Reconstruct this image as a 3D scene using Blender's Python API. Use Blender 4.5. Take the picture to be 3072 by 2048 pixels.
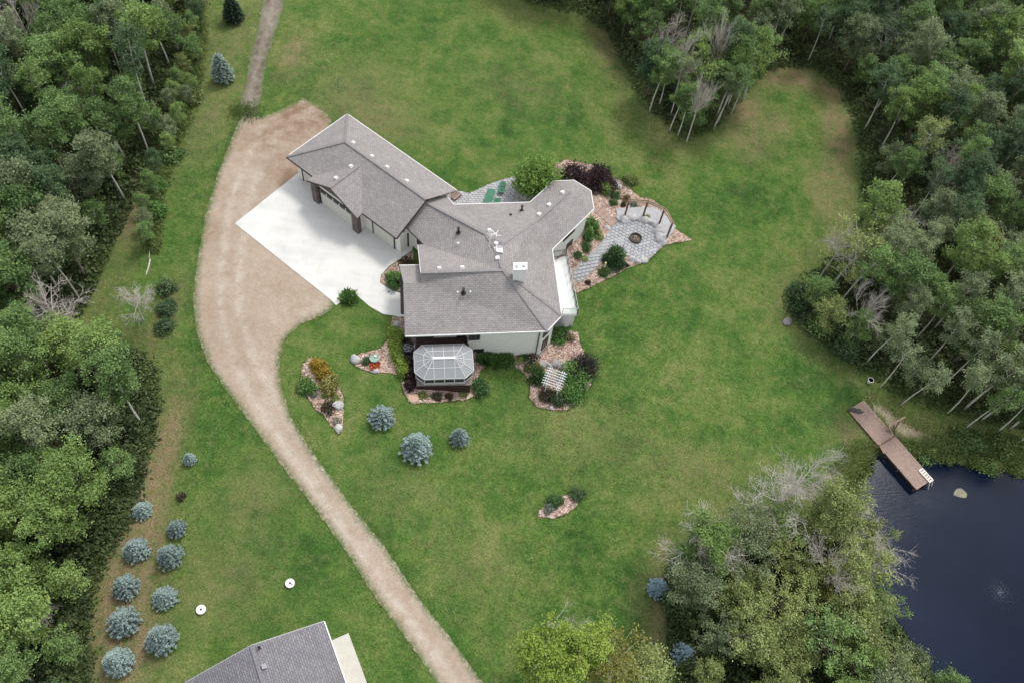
import bpy, bmesh, math, random
import numpy as np
from mathutils import Vector, Matrix
from mathutils.geometry import delaunay_2d_cdt, intersect_ray_tri
for o in list(bpy.data.objects): bpy.data.objects.remove(o)
sc = bpy.context.scene
col = sc.collection
R = math.radians
# ------------------------------------------------------------------ camera
PW, PH, FOC, CAMH = 3072.0, 2048.0, 2550.0, 68.0
NAD = (1300.0, 2600.0)                      # where plumb lines meet in the picture
_d = np.array([NAD[0]-PW/2, NAD[1]-PH/2, FOC]); _d /= np.linalg.norm(_d)
_ex = -np.cross([0, 0, 1.], _d); _ex /= np.linalg.norm(_ex)
_ey = np.cross(_ex, _d)
RW = np.array([_ex, _ey, -_d])              # camera (right,down,forward) -> world
cam = bpy.data.cameras.new('camera'); camo = bpy.data.objects.new('camera', cam); col.objects.link(camo)
cam.sensor_width = 36; cam.lens = FOC/PW*36; cam.clip_end = 6000; cam.clip_start = 0.5
rx, dn, fw = RW[:, 0], RW[:, 1], RW[:, 2]
camo.matrix_world = Matrix(((rx[0], -dn[0], -fw[0], 0), (rx[1], -dn[1], -fw[1], 0), (rx[2], -dn[2], -fw[2], CAMH), (0, 0, 0, 1)))
sc.camera = camo
# ------------------------------------------------------------------ sky, sun, exposure
SUN_EL, SUN_AZ = 57.0, 30.0                 # azimuth clockwise from +Y
w = bpy.data.worlds.new('World'); sc.world = w; w.use_nodes = True
nt = w.node_tree; nt.nodes.clear()
sky = nt.nodes.new('ShaderNodeTexSky'); sky.sky_type = 'NISHITA'; sky.sun_disc = False
sky.sun_elevation = R(SUN_EL); sky.sun_rotation = R(SUN_AZ); sky.dust_density = 3.0; sky.air_density = 1.0; sky.ozone_density = 1.0
hs = nt.nodes.new('ShaderNodeHueSaturation'); hs.inputs['Saturation'].default_value = 0.5
cn = nt.nodes.new('ShaderNodeTexNoise'); cn.inputs['Scale'].default_value = 5.0; cn.inputs['Detail'].default_value = 6
cr = nt.nodes.new('ShaderNodeValToRGB'); cr.color_ramp.elements[0].position = 0.42; cr.color_ramp.elements[1].position = 0.66
mx = nt.nodes.new('ShaderNodeMix'); mx.data_type = 'RGBA'; mx.inputs['B'].default_value = (8.5, 8.6, 8.8, 1)
bg = nt.nodes.new('ShaderNodeBackground'); bg.inputs['Strength'].default_value = 0.125
wo = nt.nodes.new('ShaderNodeOutputWorld')
nt.links.new(sky.outputs[0], hs.inputs['Color']); nt.links.new(hs.outputs[0], mx.inputs['A'])
nt.links.new(cn.outputs['Fac'], cr.inputs['Fac']); nt.links.new(cr.outputs['Color'], mx.inputs['Factor'])
nt.links.new(mx.outputs['Result'], bg.inputs['Color']); nt.links.new(bg.outputs[0], wo.inputs['Surface'])
sl = bpy.data.lights.new('sun', 'SUN'); sl.energy = 1.5; sl.angle = R(13); sl.color = (1, 0.965, 0.91)
so = bpy.data.objects.new('sun', sl); col.objects.link(so)
sv = Vector((math.sin(R(SUN_AZ))*math.cos(R(SUN_EL)), math.cos(R(SUN_AZ))*math.cos(R(SUN_EL)), math.sin(R(SUN_EL))))
so.rotation_euler = sv.to_track_quat('Z', 'Y').to_euler(); so.location = (0, 60, 90)
sc.view_settings.view_transform = 'Standard'; sc.view_settings.look = 'None'; sc.view_settings.gamma = 1
sc.view_settings.exposure = 0.58
sc.render.engine = 'CYCLES'
try:
    sc.cycles.max_bounces = 5; sc.cycles.transparent_max_bounces = 8; sc.cycles.use_denoising = True
except Exception: pass

# ------------------------------------------------------------------ helpers: picture point -> place
def ray(px, py):
    v = np.array([px-PW/2, py-PH/2, FOC]); return RW @ v
def P(px, py, z):
    r = ray(px, py); t = (z-CAMH)/r[2]; return np.array([r[0]*t, r[1]*t, z])
def proj(x, y, z):
    v = RW.T @ np.array([x, y, z-CAMH]); return v[0]/v[2]*FOC+PW/2, v[1]/v[2]*FOC+PH/2
def sm(t):
    t = np.clip(t, 0, 1); return t*t*(3-2*t)
WATER_Z = -3.75
def base_h(x, y):
    x = np.asarray(x, float); y = np.asarray(y, float)
    x0 = -8.5 + 9.0*sm((y-47)/9.0)
    h = -2.3*sm((x-x0)/(11.5-3.0*sm((y-47)/9.0)))
    h = h - 0.9*sm((x-15)/22)
    h = h + 0.18*np.sin(x*0.09+1.3)*np.sin(y*0.07) * sm((np.abs(x+4)-16)/12)
    return h
def sdist(x, y, poly):                       # signed distance, positive inside
    x = np.asarray(x, float); y = np.asarray(y, float)
    d = np.full(x.shape, 1e9); ins = np.zeros(x.shape, bool); n = len(poly)
    for i in range(n):
        ax, ay = poly[i][:2]; bx, by = poly[(i+1) % n][:2]
        ex, ey = bx-ax, by-ay; L = ex*ex+ey*ey+1e-9
        t = np.clip(((x-ax)*ex+(y-ay)*ey)/L, 0, 1)
        d = np.minimum(d, np.hypot(x-ax-t*ex, y-ay-t*ey))
        if abs(ey) > 1e-9:
            c = ((ay > y) != (by > y)) & (x < ex*(y-ay)/ey+ax); ins ^= c
    return np.where(ins, d, -d)
def smooth_poly(pts, k=2):
    for _ in range(k):
        q = []
        for i in range(len(pts)):
            a = np.array(pts[i], float); b = np.array(pts[(i+1) % len(pts)], float)
            q += [a*.75+b*.25, a*.25+b*.75]
        pts = q
    return pts
POND_PX = [(2640,1368),(2612,1405),(2575,1460),(2560,1520),(2580,1600),(2620,1690),(2670,1780),(2725,1860),(2765,1920),(2800,1985),(2880,2060),(3000,2140),(3300,2250),(3800,2150),(3900,1700),(3500,1470),(3200,1445),(3072,1437),(2978,1420),(2873,1396),(2782,1384),(2700,1372)]
POND = smooth_poly([P(a, b, WATER_Z)[:2] for a, b in POND_PX], 2)
def terr(x, y):
    x = np.asarray(x, float); y = np.asarray(y, float)
    h = base_h(x, y)
    m = (x > 15) & (y < 60) & (y > -40)
    if np.any(m):
        s = np.full(x.shape, -99.)
        s[m] = sdist(x[m], y[m], POND) if x.shape else sdist(x, y, POND)
        k = sm((s+2.2)/3.0)
        h = h*(1-k) + (WATER_Z-0.75)*k
    return h
def T(x, y): return float(terr(np.array([x]), np.array([y]))[0])
def G(px, py, dz=0.0):                       # ground point (dz above terrain) seen at a picture point
    z = -1.0
    for _ in range(25):
        p = P(px, py, z+dz); z = z*.3+.7*T(p[0], p[1])
    return np.array([p[0], p[1], z+dz])
def on_plane(px, py, p0, n):
    r = ray(px, py); o = np.array([0, 0, CAMH]); t = np.dot(np.array(p0)-o, n)/np.dot(r, n); return o+r*t

# ------------------------------------------------------------------ helpers: materials
MATS = {}
def newmat(name):
    m = bpy.data.materials.new(name); m.use_nodes = True; n = m.node_tree; n.nodes.clear()
    o = n.nodes.new('ShaderNodeOutputMaterial'); b = n.nodes.new('ShaderNodeBsdfPrincipled'); n.links.new(b.outputs[0], o.inputs['Surface'])
    MATS[name] = m; return m, n, b, o
def ramp(n, src, stops):
    r = n.nodes.new('ShaderNodeValToRGB'); e = r.color_ramp.elements
    while len(e) < len(stops): e.new(0.5)
    for i, (p, c) in enumerate(stops): e[i].position = p; e[i].color = (*c, 1)
    n.links.new(src, r.inputs['Fac']); return r.outputs['Color']
def noise(n, scale, detail=4, rough=0.55, coord='Object', vec=None):
    t = n.nodes.new('ShaderNodeTexNoise'); t.inputs['Scale'].default_value = scale; t.inputs['Detail'].default_value = detail; t.inputs['Roughness'].default_value = rough
    if vec is None:
        c = n.nodes.new('ShaderNodeTexCoord'); vec = c.outputs[coord]
    n.links.new(vec, t.inputs['Vector']); return t.outputs['Fac']
def mixc(n, fac, a, b, mode='MIX'):
    m = n.nodes.new('ShaderNodeMix'); m.data_type = 'RGBA'; m.blend_type = mode
    if isinstance(fac, (int, float)): m.inputs['Factor'].default_value = fac
    else: n.links.new(fac, m.inputs['Factor'])
    for k, v in (('A', a), ('B', b)):
        if isinstance(v, tuple): m.inputs[k].default_value = (*v, 1)
        else: n.links.new(v, m.inputs[k])
    return m.outputs['Result']
def math_(n, op, a, b=0.0):
    m = n.nodes.new('ShaderNodeMath'); m.operation = op
    for i, v in ((0, a), (1, b)):
        if isinstance(v, (int, float)): m.inputs[i].default_value = v
        else: n.links.new(v, m.inputs[i])
    return m.outputs[0]
def bump(n, b, h, strength=0.3, dist=0.02):
    u = n.nodes.new('ShaderNodeBump'); u.inputs['Strength'].default_value = strength; u.inputs['Distance'].default_value = dist
    n.links.new(h, u.inputs['Height']); n.links.new(u.outputs[0], b.inputs['Normal'])
def simple(name, c, rough=0.7, var=0.25, scale=3.0, bmp=0.0, metal=0.0, spec=0.3):
    if name in MATS: return MATS[name]
    m, n, b, o = newmat(name)
    f = noise(n, scale, 5); f2 = noise(n, scale*9, 3)
    k = math_(n, 'ADD', math_(n, 'MULTIPLY', f, .6), math_(n, 'MULTIPLY', f2, .4))
    lo = tuple(x*(1-var) for x in c); hi = tuple(min(1, x*(1+var)) for x in c)
    n.links.new(ramp(n, k, [(.32, lo), (.68, hi)]), b.inputs['Base Color'])
    b.inputs['Roughness'].default_value = rough; b.inputs['Metallic'].default_value = metal; b.inputs['Specular IOR Level'].default_value = spec
    if bmp: bump(n, b, f2, bmp)
    return m
def leafmat(name, lo, hi, trans=0.3):
    m, n, b, o = newmat(name)
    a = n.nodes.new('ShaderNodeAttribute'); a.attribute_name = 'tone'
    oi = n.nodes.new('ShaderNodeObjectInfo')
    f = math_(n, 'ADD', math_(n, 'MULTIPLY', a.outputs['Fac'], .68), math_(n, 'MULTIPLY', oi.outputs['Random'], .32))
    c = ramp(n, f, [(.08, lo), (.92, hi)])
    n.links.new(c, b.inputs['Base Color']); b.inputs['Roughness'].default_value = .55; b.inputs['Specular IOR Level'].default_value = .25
    t = n.nodes.new('ShaderNodeBsdfTranslucent'); n.links.new(c, t.inputs['Color'])
    ms = n.nodes.new('ShaderNodeMixShader'); ms.inputs[0].default_value = trans
    n.links.new(b.outputs[0], ms.inputs[1]); n.links.new(t.outputs[0], ms.inputs[2]); n.links.new(ms.outputs[0], o.inputs['Surface'])
    return m
# ground: mown lawn, dry patches, rough woodland floor (colours belong to the ground itself)
def ground_mat():
    m, n, b, o = newmat('lawn')
    co = n.nodes.new('ShaderNodeTexCoord'); ov = co.outputs['Object']
    big = noise(n, .075, 5, .6, vec=ov); mid = noise(n, .42, 6, .68, vec=ov); sml = noise(n, 2.1, 4, .65, vec=ov); fine = noise(n, 5.5, 4, .7, vec=ov); vf = noise(n, 15., 2, .6, vec=ov)
    k = math_(n, 'ADD', math_(n, 'MULTIPLY', big, .5), math_(n, 'MULTIPLY', mid, .5))
    g = ramp(n, k, [(.385, (.03, .085, .017)), (.455, (.052, .12, .024)), (.52, (.082, .147, .033)), (.6, (.14, .178, .058))])
    yl = ramp(n, noise(n, .8, 6, .75, vec=ov), [(.5, (0, 0, 0)), (.68, (.6, .6, .6))])
    g = mixc(n, yl, g, (.15, .165, .065))
    g = mixc(n, .85, g, ramp(n, sml, [(.3, (.72, .75, .7)), (.7, (1.25, 1.22, 1.2))]), 'MULTIPLY')
    fr = ramp(n, fine, [(.3, (.48, .52, .45)), (.7, (1.45, 1.4, 1.4))])
    g = mixc(n, .9, g, fr, 'MULTIPLY')
    vr = ramp(n, vf, [(.3, (.5, .52, .5)), (.7, (1.45, 1.42, 1.4))])
    g = mixc(n, .9, g, vr, 'MULTIPLY')
    dry = n.nodes.new('ShaderNodeAttribute'); dry.attribute_name = 'dry'
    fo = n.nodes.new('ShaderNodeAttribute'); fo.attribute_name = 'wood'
    dn_ = noise(n, 1.1, 6, .7, vec=ov)
    df = math_(n, 'MULTIPLY', dry.outputs['Fac'], ramp(n, dn_, [(.3, (.1, .1, .1)), (.56, (1, 1, 1))]))
    dc = mixc(n, .9, ramp(n, fine, [(.3, (.15, .115, .062)), (.7, (.27, .21, .125))]), vr, 'MULTIPLY')
    g = mixc(n, df, g, dc)
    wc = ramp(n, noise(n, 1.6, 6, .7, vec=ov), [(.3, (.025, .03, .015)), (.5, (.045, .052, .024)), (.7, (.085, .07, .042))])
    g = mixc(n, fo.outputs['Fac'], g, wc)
    n.links.new(g, b.inputs['Base Color']); b.inputs['Roughness'].default_value = .95; b.inputs['Specular IOR Level'].default_value = .1
    bump(n, b, math_(n, 'ADD', fine, vf), .55, .09)
    return m
def gravel_mat(name, stops, sc1=.35, sc2=2.2, rut=None, grass=0.):
    m, n, b, o = newmat(name)
    co = n.nodes.new('ShaderNodeTexCoord'); ov = co.outputs['Object']
    a = noise(n, sc1, 6, .7, vec=ov); f = noise(n, sc2, 6, .75, vec=ov); g = noise(n, 18, 3, .7, vec=ov); g2 = noise(n, 6, 4, .75, vec=ov)
    k = math_(n, 'ADD', math_(n, 'MULTIPLY', a, .55), math_(n, 'MULTIPLY', f, .45))
    c = ramp(n, k, stops)
    if rut is not None:
        at = n.nodes.new('ShaderNodeAttribute'); at.attribute_name = 'rut'
        rf = math_(n, 'MULTIPLY', at.outputs['Fac'], ramp(n, noise(n, .9, 5, .7, vec=ov), [(.36, (0, 0, 0)), (.6, (1, 1, 1))]))
        c = mixc(n, rf, c, rut[0])
        at2 = n.nodes.new('ShaderNodeAttribute'); at2.attribute_name = 'soil'
        sf = math_(n, 'MULTIPLY', at2.outputs['Fac'], ramp(n, noise(n, .55, 6, .75, vec=ov), [(.34, (0, 0, 0)), (.62, (1, 1, 1))]))
        c = mixc(n, sf, c, rut[1])
        at3 = n.nodes.new('ShaderNodeAttribute'); at3.attribute_name = 'rim'
        gf = math_(n, 'MULTIPLY', at3.outputs['Fac'], ramp(n, noise(n, 2.2, 5, .8, vec=ov), [(.36, (0, 0, 0)), (.52, (1, 1, 1))]))
        c = mixc(n, gf, c, (.08, .13, .035))
    c = mixc(n, .55, c, ramp(n, g, [(.3, (.65, .64, .63)), (.7, (1.28, 1.28, 1.28))]), 'MULTIPLY')
    c = mixc(n, .45, c, ramp(n, g2, [(.3, (.7, .69, .68)), (.7, (1.22, 1.22, 1.22))]), 'MULTIPLY')
    n.links.new(c, b.inputs['Base Color']); b.inputs['Roughness'].default_value = .95; b.inputs['Specular IOR Level'].default_value = .15
    bump(n, b, math_(n, 'ADD', math_(n, 'MULTIPLY', f, 2.0), g), .6, .05)
    return m
def shingle_mat(name, c1, c2, c3):
    m, n, b, o = newmat(name)
    uv = n.nodes.new('ShaderNodeUVMap'); uv.uv_map = 'UVMap'
    t = n.nodes.new('ShaderNodeTexBrick'); n.links.new(uv.outputs[0], t.inputs['Vector'])
    t.inputs['Scale'].default_value = 1; t.inputs['Brick Width'].default_value = .34; t.inputs['Row Height'].default_value = .17
    t.inputs['Mortar Size'].default_value = .022; t.inputs['Mortar Smooth'].default_value = .3; t.inputs['Bias'].default_value = 0
    t.inputs['Color1'].default_value = (*c1, 1); t.inputs['Color2'].default_value = (*c2, 1); t.inputs['Mortar'].default_value = (*c3, 1)
    a = noise(n, .5, 4, .6); f = noise(n, 6, 4, .7)
    c = mixc(n, .6, t.outputs['Color'], ramp(n, a, [(.3, (.84, .84, .85)), (.7, (1.14, 1.13, 1.12))]), 'MULTIPLY')
    c = mixc(n, .7, c, ramp(n, f, [(.3, (.74, .74, .75)), (.7, (1.25, 1.24, 1.23))]), 'MULTIPLY')
    n.links.new(c, b.inputs['Base Color']); b.inputs['Roughness'].default_value = .92; b.inputs['Specular IOR Level'].default_value = .2
    bump(n, b, math_(n, 'SUBTRACT', f, math_(n, 'MULTIPLY', t.outputs['Fac'], 1.5)), .6, .025)
    return m
def stone_mat(name, c1, c2, c3, bw=.4, rh=.16):
    m, n, b, o = newmat(name)
    uv = n.nodes.new('ShaderNodeUVMap'); uv.uv_map = 'UVMap'
    t = n.nodes.new('ShaderNodeTexBrick'); n.links.new(uv.outputs[0], t.inputs['Vector'])
    t.inputs['Scale'].default_value = 1; t.inputs['Brick Width'].default_value = bw; t.inputs['Row Height'].default_value = rh; t.inputs['Mortar Size'].default_value = .015
    t.inputs['Color1'].default_value = (*c1, 1); t.inputs['Color2'].default_value = (*c2, 1); t.inputs['Mortar'].default_value = (*c3, 1)
    n.links.new(mixc(n, .8, t.outputs['Color'], ramp(n, noise(n, 4, 4), [(.3, (.65, .65, .65)), (.7, (1.3, 1.3, 1.3))]), 'MULTIPLY'), b.inputs['Base Color'])
    b.inputs['Roughness'].default_value = .9
    return m
def mulch_mat():
    m, n, b, o = newmat('wood_chip_mulch')
    co = n.nodes.new('ShaderNodeTexCoord'); v = n.nodes.new('ShaderNodeTexVoronoi'); v.inputs['Scale'].default_value = 8.5
    n.links.new(co.outputs['Object'], v.inputs['Vector'])
    s = n.nodes.new('ShaderNodeSeparateColor'); n.links.new(v.outputs['Color'], s.inputs[0])
    c = ramp(n, s.outputs[0], [(.0, (.13, .08, .055)), (.35, (.3, .205, .155)), (.7, (.42, .31, .25)), (1., (.58, .5, .44))])
    c = mixc(n, .7, c, ramp(n, noise(n, .8, 5, .7), [(.32, (.6, .56, .54)), (.66, (1.25, 1.2, 1.2))]), 'MULTIPLY')
    n.links.new(c, b.inputs['Base Color']); b.inputs['Roughness'].default_value = .9
    bump(n, b, s.outputs[1], .6, .05)
    return m
M_GROUND = ground_mat()
M_DIRT = gravel_mat('sandy_gravel', [(.3, (.26, .19, .135)), (.43, (.345, .27, .205)), (.56, (.4, .33, .262)), (.72, (.47, .41, .345))], .3, 1.6, rut=((.47, .41, .345), (.22, .145, .095)))
M_TRACK = gravel_mat('dirt_track', [(.36, (.15, .125, .09)), (.48, (.2, .17, .135)), (.6, (.26, .23, .195))], 1.2, 3, rut=((.09, .066, .048), (.34, .31, .26)))
M_SHORE = gravel_mat('dry_shore', [(.3, (.17, .15, .085)), (.5, (.28, .245, .17)), (.7, (.38, .34, .26))], .8, 3)
def concrete_mat():
    m, n, b, o = newmat('pale_concrete')
    co = n.nodes.new('ShaderNodeTexCoord'); mp = n.nodes.new('ShaderNodeMapping'); mp.inputs['Rotation'].default_value = (0, 0, R(32)); mp.inputs['Scale'].default_value = (.12, .7, 1)
    n.links.new(co.outputs['Object'], mp.inputs['Vector'])
    k = math_(n, 'ADD', math_(n, 'MULTIPLY', noise(n, 1.2, 5, .6, vec=mp.outputs[0]), .55), math_(n, 'MULTIPLY', noise(n, .4, 5), .45))
    c = ramp(n, k, [(.33, (.52, .52, .5)), (.5, (.61, .605, .58)), (.66, (.66, .65, .62))])
    c = mixc(n, .5, c, ramp(n, noise(n, 14, 3), [(.3, (.88, .88, .88)), (.7, (1.08, 1.08, 1.08))]), 'MULTIPLY')
    c = mixc(n, ramp(n, noise(n, .9, 6, .75), [(.52, (0, 0, 0)), (.75, (.55, .55, .55))]), c, (.47, .44, .39))
    n.links.new(c, b.inputs['Base Color']); b.inputs['Roughness'].default_value = .85; b.inputs['Specular IOR Level'].default_value = .2
    return m
M_CONC = concrete_mat()
M_MULCH = mulch_mat()
M_SHINGLE = shingle_mat('grey_brown_shingle', (.338, .32, .31), (.272, .257, .25), (.19, .178, .174))
M_SHINGLE2 = shingle_mat('slate_grey_shingle', (.235, .23, .245), (.18, .175, .188), (.12, .117, .126))
M_SHINGLE3 = shingle_mat('dark_brown_shingle', (.09, .078, .075), (.06, .052, .05), (.03, .027, .027))
M_STONE = stone_mat('brown_ledge_stone', (.12, .095, .085), (.2, .165, .15), (.06, .05, .05))
M_WALL = simple('cream_stucco', (.8, .785, .73), .9, .06, 2)
M_WHITE = simple('white_metal', (.78, .78, .77), .5, .05, 2)
M_DARK = simple('dark_bronze_frame', (.035, .03, .028), .5, .2, 4)
M_GARDOOR = simple('ivory_door_panel', (.66, .65, .58), .55, .05, 2)
M_GLASS = simple('dark_window_glass', (.03, .035, .04), .08, .2, 1, spec=.6)
M_MAROON = simple('maroon_stained_timber', (.05, .026, .024), .7, .35, 6, .2)
M_DECKG = simple('grey_deck_board', (.2, .175, .16), .8, .2, 5)
M_DECKW = simple('white_deck_membrane', (.74, .74, .73), .6, .04, .6)
M_TIMBER = simple('weathered_timber', (.33, .25, .17), .8, .3, 5, .2)
M_BROWNPOST = simple('brown_timber', (.13, .085, .06), .8, .3, 5, .2)
M_PLANK = simple('brown_dock_plank', (.32, .23, .19), .75, .28, 3, .15)
M_LADDER = simple('pale_aluminium', (.66, .62, .55), .5, .15, 5)
M_GREENP = simple('green_painted_metal', (.03, .16, .095), .5, .2, 5)
M_BLACK = simple('black_plastic', (.02, .02, .022), .4, .2, 5)
M_ROCK = simple('pale_fieldstone', (.42, .41, .41), .9, .4, 2.5, .5)
M_ROCKD = simple('brown_fieldstone', (.3, .24, .2), .9, .35, 3, .5)
M_PAVER = simple('grey_paver', (.33, .335, .345), .9, .28, 1.3, .3)
M_PAVERJ = simple('paver_joint_sand', (.28, .28, .285), .95, .3, 3)
M_GREYGRAVEL = gravel_mat('grey_pea_gravel', [(.3, (.3, .3, .31)), (.5, (.4, .4, .41)), (.7, (.5, .5, .51))], 1.5, 6)
M_ASH = simple('charcoal_ash', (.11, .1, .085), .95, .6, 9, .5)
M_RUST = simple('dark_steel', (.05, .04, .036), .6, .3, 6)
M_BARK = simple('pale_aspen_bark', (.55, .53, .46), .85, .4, 4, .2)
M_BARKD = simple('grey_brown_bark', (.16, .13, .105), .9, .35, 5, .2)
M_DEAD = simple('bleached_dead_wood', (.5, .46, .41), .9, .3, 4, .2)
M_SPRTRUNK = simple('spruce_bark', (.09, .07, .055), .9, .3, 6)
LEAF = {k: leafmat(k+'_leaves', a, b, t) for k, a, b, t in [
    ('aspen', (0.0579, 0.1159, 0.037), (0.2733, 0.4099, 0.1366), 0.3),
    ('bright', (0.0836, 0.1568, 0.0376), (0.3445, 0.4752, 0.1485), 0.3),
    ('greyish', (0.0912, 0.1277, 0.0633), (0.352, 0.4224, 0.2182), 0.3),
    ('olive', (.105, .135, .04), (.4, .47, .17), .3),
    ('yellow', (0.15, 0.16, 0.03), (0.42, 0.42, 0.12), 0.3),
    ('dark', (0.0393, 0.0832, 0.0363), (0.1512, 0.2344, 0.1058), 0.3),
    ('under', (0.0282, 0.0484, 0.0202), (0.1521, 0.1989, 0.0702), 0.3),
    ('lime', (0.12, 0.21, 0.03), (0.42, 0.54, 0.11), .3),
    ('emerald', (0.0517, 0.1265, 0.0322), (0.1955, 0.3565, 0.0978), 0.3),
    ('purple', (0.016, 0.009, 0.011), (0.07, 0.036, 0.04), .15),
    ('gold', (.2, .12, .012), (.62, .48, .07), .25),
    ('goldgreen', (.1, .11, .02), (.48, .44, .16), .25),
    ('orange', (.35, .06, .03), (.7, .2, .09), .25),
    ('brownleaf', (.045, .04, .022), (.12, .1, .06), .2),
    ('greypurple', (.03, .026, .024), (.1, .088, .08), .2),
    ('bluespruce', (0.112, 0.168, 0.159), (0.4144, 0.5264, 0.4928), .1),
    ('blueshade', (0.135, 0.2025, 0.2363), (0.45, 0.6075, 0.675), .1),
    ('darkspruce', (0.018, 0.042, 0.024), (0.075, 0.12, 0.0675), .1),
    ('juniper', (0.0375, 0.0875, 0.0325), (0.1375, 0.25, 0.0813), 0.3),
    ('fresh', (.08, .165, .03), (.32, .47, .11), .3),
    ('palespruce', (.14, .2, .17), (.45, .55, .48), .1),
    ('bank', (.08, .13, .035), (.26, .34, .1), .3),
    ('silver', (.1, .13, .1), (.28, .32, .26), .2),
    ('whiteflower', (.2, .18, .13), (.7, .65, .52), .2),
    ('reed', (.12, .17, .045), (.4, .46, .17), .35),
    ('straw', (.12, .095, .045), (.32, .27, .15), .25)]}

# ------------------------------------------------------------------ helpers: objects and meshes
def tag(o, label=None, cat=None, group=None, kind=None):
    if label: o['label'] = label
    if cat: o['category'] = cat
    if group: o['group'] = group
    if kind: o['kind'] = kind
    return o
def link(name, me, mat=None, parent=None, loc=None):
    o = bpy.data.objects.new(name, me); col.objects.link(o)
    if mat is not None and me is not None: me.materials.append(mat)
    if parent is not None: o.parent = parent
    if loc is not None: o.location = loc
    return o
def empty(name, loc, label=None, cat=None, group=None, rz=0.):
    o = bpy.data.objects.new(name, None); col.objects.link(o); o.location = [float(v) for v in loc]; o.rotation_euler = (0, 0, rz); o.empty_display_size = .3
    return tag(o, label, cat, group)
def npmesh(name, V, F, tone=None):
    V = np.asarray(V, np.float32).reshape(-1, 3); F = np.asarray(F, np.int32); k = F.shape[1]
    me = bpy.data.meshes.new(name); me.vertices.add(len(V)); me.vertices.foreach_set('co', V.ravel())
    me.loops.add(F.size); me.loops.foreach_set('vertex_index', F.ravel())
    me.polygons.add(len(F)); me.polygons.foreach_set('loop_start', np.arange(0, F.size, k, dtype=np.int32))
    if tone is not None:
        a = me.attributes.new('tone', 'FLOAT', 'FACE'); a.data.foreach_set('value', np.asarray(tone, np.float32))
    me.update(calc_edges=True); return me
class MB:
    def __init__(s): s.v = []; s.f = []; s.uv = None
    def add(s, v, f):
        o = len(s.v); s.v += [tuple(float(c) for c in p) for p in v]; s.f += [tuple(i+o for i in q) for q in f]; return s
    def box(s, c, d, rz=0, rot=None):
        x, y, z = [k/2 for k in d]
        v = [(-x,-y,-z),(x,-y,-z),(x,y,-z),(-x,y,-z),(-x,-y,z),(x,-y,z),(x,y,z),(-x,y,z)]
        Mx = rot if rot is not None else Matrix.Rotation(rz, 3, 'Z')
        v = [tuple(Mx @ Vector(p)+Vector([float(q) for q in c])) for p in v]
        return s.add(v, [(0,3,2,1),(4,5,6,7),(0,1,5,4),(1,2,6,5),(2,3,7,6),(3,0,4,7)])
    def bar(s, a, b, wd, ht=None):
        a = Vector([float(q) for q in a]); b = Vector([float(q) for q in b]); d = b-a; ht = ht or wd
        if d.length < 1e-6: return s
        zx = d.normalized(); up = Vector((0, 0, 1)) if abs(zx.z) < .95 else Vector((1, 0, 0))
        sx = zx.cross(up).normalized(); uy = sx.cross(zx).normalized()
        Mx = Matrix((sx, zx, uy)).transposed()
        return s.box((a+b)/2, (wd, d.length, ht), rot=Mx)
    def tube(s, pts, rad, n=6, cap=True):
        pts = [Vector([float(q) for q in p]) for p in pts]; o = len(s.v); m = len(pts)
        if isinstance(rad, (int, float)): rad = [rad]*m
        for i, p in enumerate(pts):
            d = (pts[min(i+1, m-1)]-pts[max(i-1, 0)]).normalized()
            up = Vector((0, 0, 1)) if abs(d.z) < .9 else Vector((1, 0, 0))
            a = d.cross(up).normalized(); b2 = d.cross(a).normalized()
            for k in range(n):
                t = 2*math.pi*k/n; q = p+(a*math.cos(t)+b2*math.sin(t))*rad[i]; s.v.append(tuple(q))
        for i in range(m-1):
            for k in range(n):
                k2 = (k+1) % n; s.f.append((o+i*n+k, o+i*n+k2, o+(i+1)*n+k2, o+(i+1)*n+k))
        if cap: s.f.append(tuple(o+k for k in range(n))[::-1]); s.f.append(tuple(o+(m-1)*n+k for k in range(n)))
        return s
    def prism(s, poly, z0, z1):
        n = len(poly); v = [(p[0], p[1], z0) for p in poly]+[(p[0], p[1], z1) for p in poly]
        return s.add(v, [tuple(range(n))[::-1], tuple(range(n, 2*n))]+[(i, (i+1) % n, (i+1) % n+n, i+n) for i in range(n)])
    def build(s, name, mat, parent=None, smooth=False, bevel=0, uv=False):
        org = Vector((0, 0, 0))
        if parent is not None:
            p = parent
            while p is not None: org += Vector(p.location); p = p.parent
        me = bpy.data.meshes.new(name); me.from_pydata([tuple(Vector(q)-org) for q in s.v], [], s.f)
        if bevel:
            bm = bmesh.new(); bm.from_mesh(me); bmesh.ops.bevel(bm, geom=list(bm.edges), offset=bevel, segments=1, affect='EDGES'); bm.to_mesh(me); bm.free()
        me.update()
        if uv: face_uv(me)
        if smooth: me.shade_smooth()
        return link(name, me, mat, parent)
def face_uv(me):
    u = me.uv_layers.new(name='UVMap')
    for p in me.polygons:
        nrm = Vector(p.normal)
        h = Vector((0, 0, 1)).cross(nrm)
        h = h.normalized() if h.length > 1e-3 else Vector((1, 0, 0))
        vv = nrm.cross(h)
        for li in p.loop_indices:
            c = me.vertices[me.loops[li].vertex_index].co; u.data[li].uv = (c.dot(h), c.dot(vv))
def copy_tree(o, parent=None, loc=None, rz=None, scale=None):
    c = o.copy(); col.objects.link(c); c.parent = parent
    if loc is not None: c.location = [float(q) for q in loc]
    if rz is not None: c.rotation_euler = (0, 0, rz)
    if scale is not None: c.scale = scale
    for ch in o.children: copy_tree(ch, c)
    return c

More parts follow.
